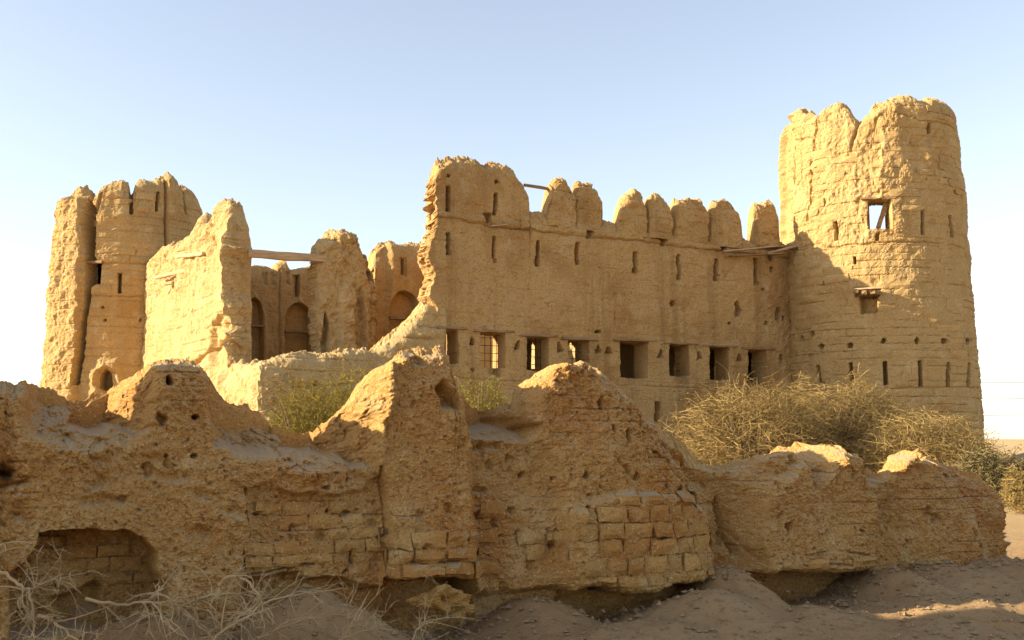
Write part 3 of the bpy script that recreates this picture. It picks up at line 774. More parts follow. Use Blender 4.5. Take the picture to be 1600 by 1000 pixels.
# ------------------------------------------------------------------ towers
def tower(name, label, tw, top_pts, back_top, feat, seed, mat, gap_rows, brick_rows, extra):
    root = thing(name, label, 'tower', (*tw.c, 0))
    P = np.array([tw.sz(u, v) for u, v in top_pts]); P = P[np.argsort(P[:, 0], kind='stable')]
    lim = math.pi * tw.R
    xs = np.concatenate([[-lim, -lim * .72], P[:, 0], [lim * .72, lim]]); zs = np.concatenate([[back_top, back_top + .6], P[:, 1], [P[-1, 1] - 2, back_top]])
    topf = lambda s: np.interp(s, xs, zs) + .07 * fbm(np.asarray(s) * 2.5, np.asarray(s) * 0, 4, seed, .6)
    def low(S, Z): return mud(S, Z, seed + 1, .16, .05, .0)
    def rel(S, Z, top):
        d = low(S, Z) + .03 * fbm(S * 7, Z * 7, 4, seed + 4, .6) - .3 * np.exp(-top / .28) * (1 + .5 * fbm(S * 3, Z * 3, 3, seed + 5))
        d = d + extra(S, Z, top)
        return feat.apply(S, Z, d, seed + 6)
    h = lim * .62
    S = np.concatenate([np.linspace(-lim, -h, 30)[:-1], np.linspace(-h, h, 330), np.linspace(h, lim, 30)[1:]])
    slab('tower_wall', tw, S, 0.0, topf, rel, 1.05, .05, mat, root, crown=.2, seed=seed + 8, K=9)
    # courses of mud brick that still show on the face
    rg = random.Random(seed); cnt = 0
    for (z0, z1, a, b, p) in brick_rows:
        s = a + rg.uniform(-.5, 0)
        while s < b and cnt < 298:
            w = rg.uniform(.6, 1.5); s_e = s + w
            mid = np.array([[s + w / 2]]); mz = np.array([[(z0 + z1) / 2]])
            zt = float(topf(np.array([s + w / 2]))[0])
            dd = feat.apply(mid.copy(), mz.copy(), np.zeros((1, 1)), seed + 6)[0, 0]
            dl = feat.apply(np.array([[s + .1, s_e - .1, s + .1, s_e - .1]]), np.array([[z0, z0, z1, z1]]), np.zeros((1, 4)), seed + 6).min()
            cl = fbm(mid * .45, mz * .45, 3, seed + 15)[0, 0]
            if z1 < zt - .25 and dd > -.08 and dl > -.1 and cl + p > rg.uniform(0, .35):
                def df(S_, Z_): return low(S_, Z_) + feat.apply(S_, Z_, np.zeros(S_.shape), seed + 6) + 0.02 * fbm(S_ * 5, Z_ * 5, 2, seed + 4)
                brick(tw, s + .02, s_e - .03, z0 + .02, z1 - .02, df, mat, root, rg, rg.uniform(.02, .075), sink=.12)
                cnt += 1
            s = s_e
    return root

def sz_rows(tw, vtop, vbot, u, step, l, r, p, seed):
    rg = random.Random(seed); zt = tw.sz(u, vtop)[1]; z = tw.sz(u, vbot)[1]; out = []
    sl = tw.sz(l, (vtop + vbot) / 2)[0]; sr = tw.sz(r, (vtop + vbot) / 2)[0]
    while z < zt:
        h = step * rg.uniform(.8, 1.2); out.append((z, z + h, sl, sr, p)); z += h
    return out
ft = Feats(TR)
ft.cut([(1356, 313), (1391, 312), (1392, 357), (1357, 358)], 5, .02, .03)
ft.crack([(1218, 392), (1250, 390), (1290, 387), (1330, 383), (1370, 380), (1420, 378), (1470, 380), (1506, 388)], .04, .10, .06)
ft.crack([(1240, 612), (1300, 611), (1370, 608), (1440, 606), (1530, 606)], .035, .09, .05)
ft.crack([(1240, 550), (1300, 550), (1370, 548), (1440, 546), (1525, 548)], .02, .05, .05)
for u, a, b in ((1278, 571, 600), (1329, 567, 604), (1383, 565, 602), (1437, 564, 604), (1480, 567, 604), (1514, 568, 604)): ft.slit(u, a, b, 5, .6, 1)
for u, v in ((1283, 541), (1328, 540), (1380, 533), (1434, 532), (1475, 533), (1509, 534), (1269, 521), (1252, 528), (1264, 598)): ft.hole(u, v, 3.5, 4.5, .4)
for u, a, b, l in ((1441, 329, 366, 2), (1487, 336, 370, 2), (1305, 342, 375, 1), (1452, 192, 208, 0), (1335, 402, 412, 0)): ft.slit(u, a, b, 4.5, .45, l)
ft.crack([(1240, 205), (1242, 280), (1238, 330)], .06, .2); ft.crack([(1275, 180), (1274, 215), (1268, 260), (1268, 305), (1262, 345)], .05, .18, .1); ft.crack([(1252, 240), (1254, 280), (1246, 290)], .03, .1)
ft.crack([(1340, 192), (1334, 215), (1330, 235)], .08, .15); ft.crack([(1240, 220), (1275, 214)], .03, .12)
ft.cut([(1218, 380), (1222, 190), (1238, 180), (1240, 380)], .35, .12, .12)
ft.lift([(1372, 360), (1376, 160), (1405, 155), (1412, 240), (1425, 250), (1430, 270), (1410, 300), (1414, 360)], .10, .12, .25)
ft.crack([(1400, 175), (1440, 188), (1495, 204)], .03, .09, .06)
ft.cut([(1344, 462), (1371, 462), (1370, 488), (1346, 490)], .6, .04, .04); ft.cut([(1334, 450), (1376, 450), (1374, 464), (1338, 464)], .25, .05, .05)
ft.cut([(1280, 385), (1310, 384), (1330, 405), (1320, 430), (1300, 420)], .08, .15, .2)
ft.cut([(1368, 366), (1374, 365), (1374, 376), (1368, 376)], .3, .04)
def ex_r(S, Z, top):
    zc = TR.sz(1370, 378)[1]
    up = sst(zc - 2, zc + 1, Z)
    d = courses(S, Z, .36, 1.2, .026, .075, .05, 205, .06, .05) * (1 - .3 * up)
    rough = up * sst(.5, -.1, (S - TR.sz(1400, 300)[0]) / 3)
    d = d + rough * (.10 * fbm(S * 2.2, Z * 1.6, 4, 207, .6) + .05 * fbm(S * 6, Z * 5, 3, 208, .6))
    d = d + sst(zc - 3.2, zc - 2.2, Z) * .03 * fbm(S * 4, Z * 4, 4, 209, .6)
    return d + pits(S, Z, 1.2, .08, .15, 210)
rows = sz_rows(TR, 165, 330, 1400, .36, 1395, 1494, .22, 1) + sz_rows(TR, 385, 560, 1370, .40, 1250, 1500, .12, 2) + sz_rows(TR, 220, 372, 1300, .42, 1245, 1385, -.12, 3)
t_r = tower('round_tower', 'tall round mud brick tower with a small square window, at right end of facade', TR,
      [(1219, 215), (1222, 195), (1231, 177), (1242, 173), (1250, 178), (1258, 179), (1274, 180), (1281, 170), (1288, 166), (1301, 158), (1313, 161), (1323, 170), (1336, 188), (1342, 191), (1355, 176), (1366, 164), (1377, 157), (1384, 160),
       (1399, 150), (1415, 146), (1431, 150), (1444, 157), (1453, 158), (1462, 154), (1474, 156), (1488, 160), (1494, 168)], TR.sz(1370, 372)[1], ft, 200, M_TOWER, None, rows, ex_r)
def tp(tw, u, v, off): s, z = tw.sz(u, v, off); return tw.pos(np.array(s), np.array(z), np.array(float(off)))
plank('lintel', tp(TR, 1346, 311, .02), tp(TR, 1399, 309, .02), .3, .12, M_WOOD, t_r, 71)
plank('leaning_post', tp(TR, 1371, 359, -.5), tp(TR, 1386, 312, -.5), .16, .22, M_WOOD, t_r, 72)
for i, (u, v, o) in enumerate(((1337, 455, .55), (1350, 457, .7), (1363, 455, .75), (1371, 457, .6))):
    plank('bracket', tp(TR, u + 3, v + 1, -.3), tp(TR, u, v, o), .24, .2, M_WOOD, t_r, 80 + i)
plank('bracket', tp(TR, 1334, 452, .38), tp(TR, 1377, 450, .42), .3, .1, M_WOODP, t_r, 88)

fl = Feats(TL)
fl.cut([(137, 312), (150, 326), (146, 400), (150, 410), (157, 412), (155, 440), (141, 450), (138, 490), (130, 560), (122, 600), (118, 600), (126, 540), (133, 480), (136, 420), (132, 350)], 5, .05, .06)
fl.cut([(137, 408), (158, 411), (156, 442), (139, 448)], 5, .04, .04)
fl.slit(187, 427, 458, 4.5, .6); fl.slit(205, 296, 334, 5, .5); fl.slit(247, 300, 330, 4, .4, -2); fl.slit(158, 300, 335, 5, .2, -6); fl.slit(287, 312, 332, 5, .4)
fl.cut([(261, 272), (286, 272), (290, 390), (261, 390)], -.18, .03, .02); fl.crack([(259, 285), (259, 390)], .06, .25, .02)
fl.hole(166, 595, 11, 14, 1.0); fl.lift([(140, 640), (143, 585), (158, 566), (180, 566), (190, 590), (190, 640)], .3, .3, .1)
fl.cut([(150, 600), (153, 580), (168, 574), (180, 582), (182, 605), (165, 615)], .35, .15, .05)
fl.crack([(140, 462), (200, 464), (250, 462)], .035, .10); fl.crack([(145, 412), (200, 410), (255, 416)], .03, .08); fl.crack([(140, 398), (200, 395), (260, 395)], .025, .06); fl.crack([(138, 510), (200, 511), (250, 513)], .025, .06)
fl.lift([(80, 640), (92, 310), (132, 310), (130, 450), (118, 640)], .40, .12, .15)
for u, v in ((164, 500), (220, 500), (160, 480)): fl.hole(u, v, 2.5, 2.5, .2)
def ex_l(S, Z, top):
    left = sst(TL.sz(150, 450)[0], TL.sz(110, 450)[0], S)
    return courses(S, Z, .42, 1.6, .028, .05, .025, 305, .12) + left * (.16 * fbm(S * 1.5, Z * 1.0, 4, 306, .6) + .08 * fbm(S * 4, Z * 4, 3, 307)) - .35 * sst(TL.sz(100, 450)[0], TL.sz(85, 450)[0], S) * .4
rowsl = sz_rows(TL, 300, 460, 200, .40, 140, 300, .08, 11) + sz_rows(TL, 465, 600, 200, .50, 140, 250, -.15, 12)
t_l = tower('round_tower', 'split round mud tower with crumbling crenellated top, at far left of fort', TL,
      [(86, 345), (92, 325), (97, 305), (108, 297), (118, 290), (128, 300), (136, 306), (140, 320), (147, 305), (154, 296), (160, 288), (175, 283), (190, 280), (199, 287), (204, 302), (208, 300), (213, 287), (220, 280), (228, 278),
       (238, 284), (245, 286), (252, 284), (258, 280), (268, 272), (276, 278), (283, 296), (288, 314), (293, 297), (302, 292), (312, 302), (319, 325)], TL.sz(200, 325)[1], fl, 300, M_TOWER, None, rowsl, ex_l)
def shade_floor(tw, z, root):
    a = np.linspace(0, 2 * math.pi, 49)[:-1]; V = [[tw.c[0], tw.c[1], z + .05]]
    for r, dz in ((.5, .02), (.99, 0), (.99, -.35), (.5, -.35)):
        V += [[tw.c[0] + (tw.rad(z) - .7) * r * math.cos(t), tw.c[1] + (tw.rad(z) - .7) * r * math.sin(t), z + dz] for t in a]
    V.append([tw.c[0], tw.c[1], z - .35]); n = 48; Fc = []
    for k in range(n):
        k2 = (k + 1) % n; Fc.append([0, 1 + k, 1 + k2])
        for q in range(3): Fc.append([1 + q * n + k, 1 + (q + 1) * n + k, 1 + (q + 1) * n + k2, 1 + q * n + k2])
        Fc.append([1 + 3 * n + k2, 1 + 3 * n + k, 1 + 4 * n])
    me = bpy.data.meshes.new('shade_floor'); me.from_pydata(V, [], Fc); me.materials.append(M_INNER); return link('shade_floor', me, root)
shade_floor(TL, TL.sz(200, 340)[1], t_l)  # unseen floor added to close off light and keep the crevice dark
plank('beam_stub', tp(TL, 136, 410, -.2), tp(TL, 160, 409, .25), .2, .14, M_WOOD, t_l, 89)

# ------------------------------------------------------------------ foreground wall
gw = thing('ruined_wall', 'eroded mud wall with jagged peaks running across the foreground', 'wall', (*GW.p0, 0))
g1 = Feats(GW)
# sunlit broken ends (drawn past the skyline so that no rim is left)
g1.ramp([(470, 700), (470, 640), (560, 560), (600, 520), (622, 520), (614, 590), (606, 640), (601, 690), (598, 735), (562, 728), (540, 715), (505, 706)], [(490, 680, -1.2), (604, 600, .06), (596, 725, .06)], .04, .07)
g1.ramp([(735, 672), (740, 620), (790, 590), (830, 550), (925, 540), (916, 588), (900, 588), (872, 578), (852, 596), (838, 620), (836, 652), (815, 666), (785, 668)], [(750, 655, -1.15), (838, 640, .0), (862, 580, -.05)], .04, .07)
g1.ramp([(120, 655), (130, 600), (215, 560), (252, 545), (248, 600), (240, 640), (240, 676), (222, 680), (190, 672), (150, 668)], [(145, 640, -1.25), (245, 600, -.10), (235, 676, -.10)], .05, .07)
g1.ramp([(1252, 740), (1250, 700), (1266, 675), (1300, 675), (1304, 728), (1284, 742), (1262, 766), (1256, 752)], [(1256, 720, -.6), (1300, 715, .05), (1264, 762, .0)], .03, .05)
g1.ramp([(1362, 756), (1370, 715), (1405, 680), (1436, 680), (1434, 712), (1420, 716), (1405, 738), (1400, 750), (1380, 756)], [(1370, 746, -.8), (1430, 708, -.25), (1402, 745, -.15)], .03, .05)
# grey dusty shoulders leaning back
g1.ramp([(40, 680), (60, 590), (150, 600), (165, 668), (215, 690), (190, 708), (120, 712)], [(60, 690, -.05), (140, 640, -.75), (200, 700, -.05)], .12, .14)
g1.ramp([(350, 680), (340, 600), (400, 600), (480, 640), (520, 704), (556, 728), (500, 738), (430, 722)], [(430, 730, -.08), (440, 684, -.7), (540, 726, -.05)], .12, .14)
g1.ramp([(728, 690), (722, 600), (770, 600), (810, 660), (836, 668), (830, 690)], [(735, 690, -.08), (830, 690, -.08), (770, 655, -.8)], .05, .07)
# steps between the stretches
g1.cut([(386, 764), (400, 762), (470, 770), (560, 765), (598, 745), (600, 900), (590, 960), (372, 960), (374, 870), (386, 860)], .11, .035, .07)
g1.lift([(602, 560), (700, 552), (705, 600), (738, 660), (738, 905), (602, 905)], .11, .09, .06)
g1.cut([(736, 692), (800, 692), (860, 700), (868, 780), (866, 900), (880, 960), (744, 960)], .17, .09, .07)
g1.cut([(736, 690), (790, 691), (786, 700), (738, 704)], .12, .03, .03)
g1.lift([(866, 795), (940, 770), (1060, 770), (1098, 810), (1102, 880), (1090, 905), (960, 918), (880, 905), (868, 880)], .12, .05, .08)
g1.lift([(800, 960), (830, 760), (900, 640), (960, 640), (1040, 760), (1090, 960)], .18, .4, .1)
g1.cut([(1040, 690), (1085, 725), (1130, 735), (1175, 735), (1160, 800), (1165, 880), (1150, 940), (1115, 940), (1108, 800)], .35, .25, .1)
g1.lift([(1180, 760), (1300, 700), (1335, 715), (1352, 760), (1355, 885), (1300, 893), (1180, 893), (1170, 850)], .16, .06, .06)
g1.cut([(1352, 730), (1680, 730), (1680, 900), (1356, 900)], .14, .06, .05)
# hollows under and in the wall
g1.cut([(66, 828), (130, 825), (200, 832), (226, 836), (233, 850), (244, 862), (241, 890), (256, 922), (246, 990), (14, 990), (14, 898), (38, 876), (54, 850)], .62, .014, .05)
g1.cut([(85, 945), (150, 920), (160, 925), (150, 960), (100, 985)], .2, .05, .05)
g1.cut([(600, 900), (740, 905), (740, 990), (596, 990)], .38, .03, .05); g1.cut([(690, 905), (736, 908), (738, 930), (700, 930)], .4, .03, .03)
g1.cut([(868, 920), (900, 912), (960, 922), (1020, 914), (1085, 905), (1125, 892), (1125, 990), (868, 990)], .45, .03, .06)
g1.cut([(740, 930), (870, 915), (870, 990), (740, 990)], .2, .05, .05)
g1.cut([(1166, 895), (1240, 897), (1300, 896), (1350, 888), (1362, 905), (1362, 990), (1166, 990)], .5, .025, .05)
g1.cut([(1540, 885), (1600, 890), (1640, 915), (1530, 910)], .4, .04, .04)
g1.cut([(380, 905), (470, 892), (470, 900), (500, 905), (596, 915), (596, 990), (380, 990)], .18, .04, .05)
# broad erosion of the right end
g1.cut([(1490, 700), (1680, 700), (1680, 980), (1590, 980), (1545, 800)], .5, .45, .1)
# recesses, sockets and cracks
g1.cut([(680, 610), (690, 600), (702, 615), (712, 640), (690, 636)], .25, .05, .04); g1.hole(655, 566, 12, 9, .12)
g1.hole(267, 593, 5, 8, .25); g1.hole(309, 651, 5, 5, .2); g1.hole(255, 654, 7, 9, .15); g1.hole(0, 735, 20, 14, .2); g1.hole(8, 742, 10, 6, .2)
for u, v, ru, rv in ((931, 628, 4, 13), (967, 680, 3, 9), (944, 668, 3, 5), (896, 740, 4, 7), (975, 742, 4, 5), (816, 744, 3, 5), (860, 745, 3, 4), (800, 798, 5, 7), (893, 795, 5, 9), (1024, 758, 5, 4), (1077, 766, 4, 8), (1013, 705, 3, 5), (1040, 720, 5, 4), (992, 660, 3, 5),
                     (1145, 845, 5, 13), (1158, 860, 4, 6), (1214, 820, 4, 8), (1450, 800, 8, 7), (1462, 812, 7, 9), (1424, 847, 4, 5), (1533, 865, 4, 6), (1559, 865, 4, 4), (1500, 745, 6, 5), (1542, 822, 4, 5), (400, 804, 4, 3), (540, 800, 5, 3), (262, 715, 3, 3), (305, 712, 4, 3),
                     (470, 700, 9, 5), (486, 727, 10, 5), (455, 722, 8, 5), (508, 760, 5, 3), (512, 798, 3, 3), (755, 765, 14, 5), (1348, 760, 4, 8), (852, 850, 4, 6), (740, 832, 4, 6), (1330, 830, 3, 3)):
    g1.hole(u, v, ru, rv, .10)
g1.crack([(385, 764), (384, 800), (388, 836), (385, 862), (372, 868)], .012, .06, .03); g1.crack([(597, 730), (600, 800), (598, 850), (601, 900)], .014, .09, .03)
g1.crack([(388, 896), (420, 892), (450, 884)], .010, .07, .03); g1.crack([(470, 882), (490, 880)], .010, .06, .02); g1.crack([(548, 850), (550, 885), (535, 895)], .012, .08, .02); g1.crack([(455, 830), (455, 824), (478, 821)], .012, .07, .02)
g1.crack([(605, 872), (640, 873), (680, 876), (720, 870), (738, 860)], .012, .09, .03); g1.crack([(633, 852), (632, 872)], .01, .06); g1.crack([(648, 852), (645, 900)], .012, .08); g1.crack([(690, 840), (738, 842)], .01, .04)
g1.crack([(1150, 830), (1180, 880)], .02, .06); g1.crack([(1140, 780), (1148, 840), (1158, 866)], .03, .12); g1.crack([(1353, 750), (1358, 800), (1352, 880)], .02, .1, .04)
g1.crack([(1240, 866), (1290, 860), (1340, 862)], .012, .05); g1.crack([(1190, 880), (1240, 884), (1350, 876)], .012, .04); g1.crack([(0, 760), (40, 745)], .03, .1); g1.crack([(90, 680), (130, 672)], .02, .06)
for (u0, v0, u1) in ((130, 745, 190), (180, 735, 235), (110, 775, 200), (20, 800, 60), (240, 745, 310), (300, 770, 340), (150, 712, 200), (280, 826, 330), (350, 800, 384), (200, 720, 262)):
    g1.cut([(u0, v0), ((u0 + u1) / 2, v0 - 7), (u1, v0 + 2), (u1 - 8, v0 + 11), (u0 + 9, v0 + 10)], .07, .04, .07)
zeye = EYE
def rel_low(S, Z):
    return mud(S, Z, 401, .16, .06, 0, 1.0) + .10 * np.clip(1.8 - Z, 0, 2)
def rel_gw(S, Z, top, fine=True):
    d = rel_low(S, Z)
    d = d - .13 * np.exp(-top / .09) * (1 + .5 * fbm(S * 6, Z * 6, 3, 403))
    d = g1.apply(S, Z, d, 412); mk = g1.mask
    upper = sst(.9, .2, top); zone = sst(-.25, .3, fbm(S * 1.1, Z * 1.1, 3, 407))
    d = d + (.04 + .03 * upper) * fbm(S * 4.5, Z * 5, 5, 404, .62) + (.02 + .012 * upper) * fbm(S * 17, Z * 19, 4, 405, .7)
    d = d + .02 * (.35 + .65 * zone) * chip(S, Z, 2.6, 415) + .012 * chip(S, Z, 11, 416)
    d = d + (.006 + .016 * zone) * rubble(S, Z, 9, 417) + .015 * rubble(S, Z, 22, 422) + .012 * fbm(S * 34, Z * 34, 2, 423, .7)
    d = d + mk * (.085 * rubble(S, Z, 5.5, 418) + .05 * fbm(S * 9, Z * 9, 4, 419, .65))
    lay = sst(.3, -.2, fbm(S * .8, Z * .8, 3, 408)) * (1 - mk)
    d = d + lay * courses(S, Z, .135, .28, .010, .030, .024, 409, .0, .03)
    pz = sst(0, .4, fbm(S * 1.5, Z * 1.5, 2, 413)) * (1 - mk)
    Sx = S + .05 * fbm(S * 9, Z * 9, 3, 414); Zx = Z + .05 * fbm(S * 9 + 7, Z * 9, 3, 414)
    return d + pz * pits(Sx, Zx, 5.5, .07, .22, 410, .7) + pits(Sx, Zx, 13, .03, .14, 411, 1)
top_px = [(-300, 560), (-150, 585), (-60, 600), (0, 610), (17, 616), (45, 613), (70, 619), (95, 633), (112, 637), (134, 635), (140, 627), (174, 612), (213, 598), (224, 588), (230, 581), (240, 574), (252, 572), (269, 569), (297, 572), (312, 575), (320, 582), (328, 592), (339, 613), (353, 630), (364, 640),
          (392, 650), (404, 656), (412, 668), (419, 678), (446, 684), (467, 684), (488, 681), (498, 674), (511, 663), (548, 624), (569, 595), (582, 580), (603, 568), (616, 560), (632, 552), (642, 554), (653, 558), (669, 556), (682, 550), (692, 551), (698, 556), (701, 570), (698, 590), (704, 602), (713, 613), (719, 629),
          (729, 645), (740, 656), (762, 652), (780, 645), (796, 640), (803, 624), (809, 607), (825, 599), (846, 585), (853, 577), (859, 572), (877, 569), (898, 571), (907, 567), (914, 566), (919, 574), (938, 587), (956, 603), (972, 616), (985, 632), (998, 650), (1009, 660), (1022, 664), (1028, 680), (1036, 690), (1051, 697), (1072, 713),
          (1085, 730), (1105, 738), (1120, 739), (1139, 734), (1178, 726), (1206, 714), (1235, 704), (1258, 701), (1267, 700), (1280, 695), (1290, 697), (1299, 699), (1304, 708), (1318, 712), (1333, 715), (1336, 730), (1340, 741), (1366, 748), (1376, 740), (1386, 728), (1408, 712), (1420, 706), (1426, 703), (1431, 712), (1437, 723), (1456, 725), (1475, 731),
          (1494, 745), (1528, 755), (1556, 772), (1582, 790), (1600, 815), (1612, 835), (1622, 850)]
sA = -17.0; sB = GW.sz(1622, 860)[0]
sp = [GW.sz(u, 600)[0] for u in (604, 632, 715, 742)]
thin_peak = lambda S, Z: 1 - .5 * sst(sp[0], sp[1], S) * sst(sp[3], sp[2], S) * sst(.9, 1.5, Z)      # the middle peak is only half as thick
_ku = np.linspace(-300, 1620, 25); _k0 = np.array([GW.sz(u, 650)[0] for u in _ku]); _k1 = np.array([GW.sz(u, 650, -1)[0] for u in _ku])
gskew = lambda S: np.interp(S, _k0, _k1 - _k0)
Sg = np.concatenate([np.linspace(sA, GW.sz(-30, 800)[0], 60)[:-1], np.linspace(GW.sz(-30, 800)[0], sB, 1150)])
_tg = top_from(GW, top_px, .022, 420, 0, 9)
top_gw = lambda s: np.where(s < -6.6, np.interp(s, [-17, -11, -8.5, -7.3, -6.6], [6.8, 6.2, 5.4, 4.5, 2.6]) + .1 * fbm(s * 2, s * 0, 3, 1), _tg(s))  # unseen stretch at far left, raised this high to shade the near ground
slab('wall_body', GW, Sg, -.75, top_gw, rel_gw, 1.02, .016, M_FORE, gw, edge=(lambda Z: 0 * Z, lambda Z: -.25 * np.clip(1 - Z / .5, 0, 1) * 0 + .05 * fbm(Z * 5, Z * 0, 3, 4)), crown=.085, seed=421, K=9, capc=2.2, csc=2.2, thf=thin_peak, skew=gskew)
rg = random.Random(77)
def gdf(S, Z):
    return g1.apply(S, Z, rel_low(S, Z) + .028 * fbm(S * 5, Z * 6, 3, 404, .6), 412)
def brick_patch(l, r, vt, vb, wpx, hpx, prob, proud, inside=None):
    z = GW.sz(0.5 * (l + r), vb)[1]; ze = GW.sz(.5 * (l + r), vt)[1]; s_l = GW.sz(l, .5 * (vt + vb))[0]; s_r = GW.sz(r, .5 * (vt + vb))[0]
    mpp = (s_r - s_l) / (r - l)
    while z < ze:
        h = hpx * mpp * rg.uniform(.85, 1.15) * .9; s = s_l + rg.uniform(-.1, .05) + .05 * math.sin(z * 9)
        while s < s_r:
            w = wpx * mpp * rg.uniform(.7, 1.3)
            dd = g1.apply(np.array([[s + w / 2]]), np.array([[z + h / 2]]), np.zeros((1, 1)), 412)[0, 0]
            if rg.random() < prob and (inside is None or inside(s + w / 2, z + h / 2)):
                brick(GW, s + .009, s + w - .008, z + .008, z + h - .008, gdf, M_FORE, gw, rg, rg.uniform(*proud) * 1.2 + .028, sink=.09, nx=6, ny=4)
            s += w
        z += h
def in_poly(pts):
    P = g1.P(pts)
    return lambda s, z: poly_sdf(np.array([s]), np.array([z]), P)[0] < 0.03
brick_patch(868, 1105, 770, 915, 36, 22, .86, (.0, .03), in_poly([(868, 800), (930, 775), (1060, 775), (1098, 812), (1102, 880), (1088, 903), (960, 914), (884, 903), (872, 880)]))
brick_patch(604, 738, 845, 903, 50, 27, .95, (.005, .03))
brick_patch(388, 596, 800, 905, 42, 22, .55, (-.005, .02))
brick_patch(40, 238, 836, 925, 56, 26, .7, (-.01, .03), in_poly([(75, 838), (220, 842), (236, 870), (232, 920), (40, 925), (30, 900), (60, 855)]))
brick_patch(742, 862, 800, 920, 38, 22, .35, (-.01, .015))
brick_patch(1185, 1345, 835, 890, 40, 20, .45, (-.015, .01))

# ------------------------------------------------------------------ loose earth and stones at the foot of the wall
def lump(name, c, r, seed, mat, sub=3, amp=.35, parent=None, freq=2.0):
    import bmesh
    b = bmesh.new(); bmesh.ops.create_icosphere(b, subdivisions=sub, radius=1.0)
    co = np.array([v.co[:] for v in b.verts])
    rl = np.random.default_rng(seed); n = np.zeros(len(co))
    for q in range(26):
        kv = rl.normal(0, 1, 3); kv *= freq * rl.uniform(.6, 4.5) / np.linalg.norm(kv)
        w = np.sin(co @ kv + rl.uniform(0, 6.28)); n += (1 - 2 * np.abs(w)) * .55 * freq / np.linalg.norm(kv) * .6
    n += .25 * rl.normal(0, 1, len(co)) * .25
    co = co * (1 + amp * n)[:, None] * np.array(r) + np.array(c)
    for v, p in zip(b.verts, co): v.co = p
    me = bpy.data.meshes.new(name); b.to_mesh(me); b.free(); me.materials.append(mat)
    return link(name, me, parent)
def gp(u, v, off): s, z = GW.sz(u, v, off); return GW.pos(np.array(s), np.array(z), np.array(float(off)))
p = gp(676, 935, .25); tag(lump('earth_clod', p, (.30, .22, .17), 5, M_CLOD, 5, .38, None, 1.8), 'crumbling clod of fallen earth at the foot of the wall, tinted yellow as if sunlit', 'clod')
p = gp(725, 955, .4); tag(lump('earth_clod', p, (.15, .13, .09), 15, M_CLOD, 4, .38, None, 1.8), 'smaller clod in the same sunlit yellow tint, lying right of the big fallen clod', 'clod')
for i, (u, v, off, r, lab) in enumerate(((975, 953, .25, .055, 'pale stone under the overhanging brick patch, right of a flatter one'), (942, 956, .3, .07, 'flat stone under the overhanging brick patch'), (1070, 946, .35, .05, 'rounded stone at right end of the undercut below the bricks'),
                                    (1275, 922, .1, .035, 'small pale stone inside the right hand undercut'), (1228, 925, .1, .04, 'small stone at left inside the right hand undercut'))):
    tag(lump('stone', gp(u, v, off), (r, r * .8, r * .7), 30 + i, M_GRAVEL, 2, .4), lab, 'stone')
# gravel strewn over the near ground: nobody could count it
rgn = np.random.default_rng(5)
def gravel(n):
    X = rgn.uniform(-6.5, 8.5, n); Y = rgn.uniform(7.6, 15.5, n)
    sd = (X - GW.p0[0]) * GW.n[0] + (Y - GW.p0[1]) * GW.n[1]
    k = sd > -.35; X = X[k]; Y = Y[k]; sd = sd[k]; n = len(X)
    r = .003 + .034 * rgn.random(n)**9 + np.where(sd < .75, .05, 0) * rgn.random(n)**14
    base = np.array([[0, 0, 1], [1, 0, 0], [0, 1, 0], [-1, 0, 0], [0, -1, 0], [.1, .1, -1.0]], float)
    Vt = base[None] * (1 + .5 * rgn.uniform(-1, 1, (n, 6, 1))) * r[:, None, None]
    a = rgn.uniform(0, 6.28, n); c, s = np.cos(a)[:, None], np.sin(a)[:, None]
    Vt = np.stack([Vt[..., 0] * c - Vt[..., 1] * s, Vt[..., 0] * s + Vt[..., 1] * c, Vt[..., 2] * .7], -1)
    Vt += np.stack([X, Y, ground_z(X, Y) + r * .25], -1)[:, None]
    fc = np.array([[0, 1, 2], [0, 2, 3], [0, 3, 4], [0, 4, 1], [5, 2, 1], [5, 3, 2], [5, 4, 3], [5, 1, 4]])
    return Vt.reshape(-1, 3), (np.arange(n)[:, None, None] * 6 + fc[None]).reshape(-1, 3)
V, T = gravel(42000)
o = link('gravel', mesh_np('gravel', V, T, M_GRAVEL)); o['kind'] = 'stuff'; o['label'] = 'small grey stones strewn over the ground before the wall'; o['category'] = 'gravel'

# ------------------------------------------------------------------ shrubs
def curved(p0, d0, L, M, rgx, bend, sag):
    n = len(p0); P = np.zeros((n, M, 3)); P[:, 0] = p0; d = d0 / np.linalg.norm(d0, axis=1, keepdims=True)
    b = rgx.normal(0, bend, (n, 3))
    for k in range(1, M):
        d = d + b / M + np.array([0, 0, -sag / M]) + rgx.normal(0, bend * .25, (n, 3)) / M
        d = d / np.linalg.norm(d, axis=1, keepdims=True)
        P[:, k] = P[:, k - 1] + d * (L / (M - 1))[:, None]
    return P
def leaves(P, n, size, rgx, asp=.4):
    N_, M, _ = P.shape
    i = rgx.integers(0, N_, n); t = rgx.uniform(.25, M - 1.001, n); k = t.astype(int); fr = (t - k)[:, None]
    c = P[i, k] * (1 - fr) + P[i, k + 1] * fr + rgx.normal(0, size * .8, (n, 3))
    a = rgx.normal(0, 1, (n, 3)); a /= np.linalg.norm(a, axis=1, keepdims=True)
    b = np.cross(a, rgx.normal(0, 1, (n, 3))); b /= np.linalg.norm(b, axis=1, keepdims=True)
    s = size * rgx.uniform(.6, 1.4, (n, 1))
    V = np.stack([c - a * s, c + b * s * asp, c + a * s, c - b * s * asp], 1).reshape(-1, 3)
    return V, np.arange(n * 4).reshape(-1, 4)
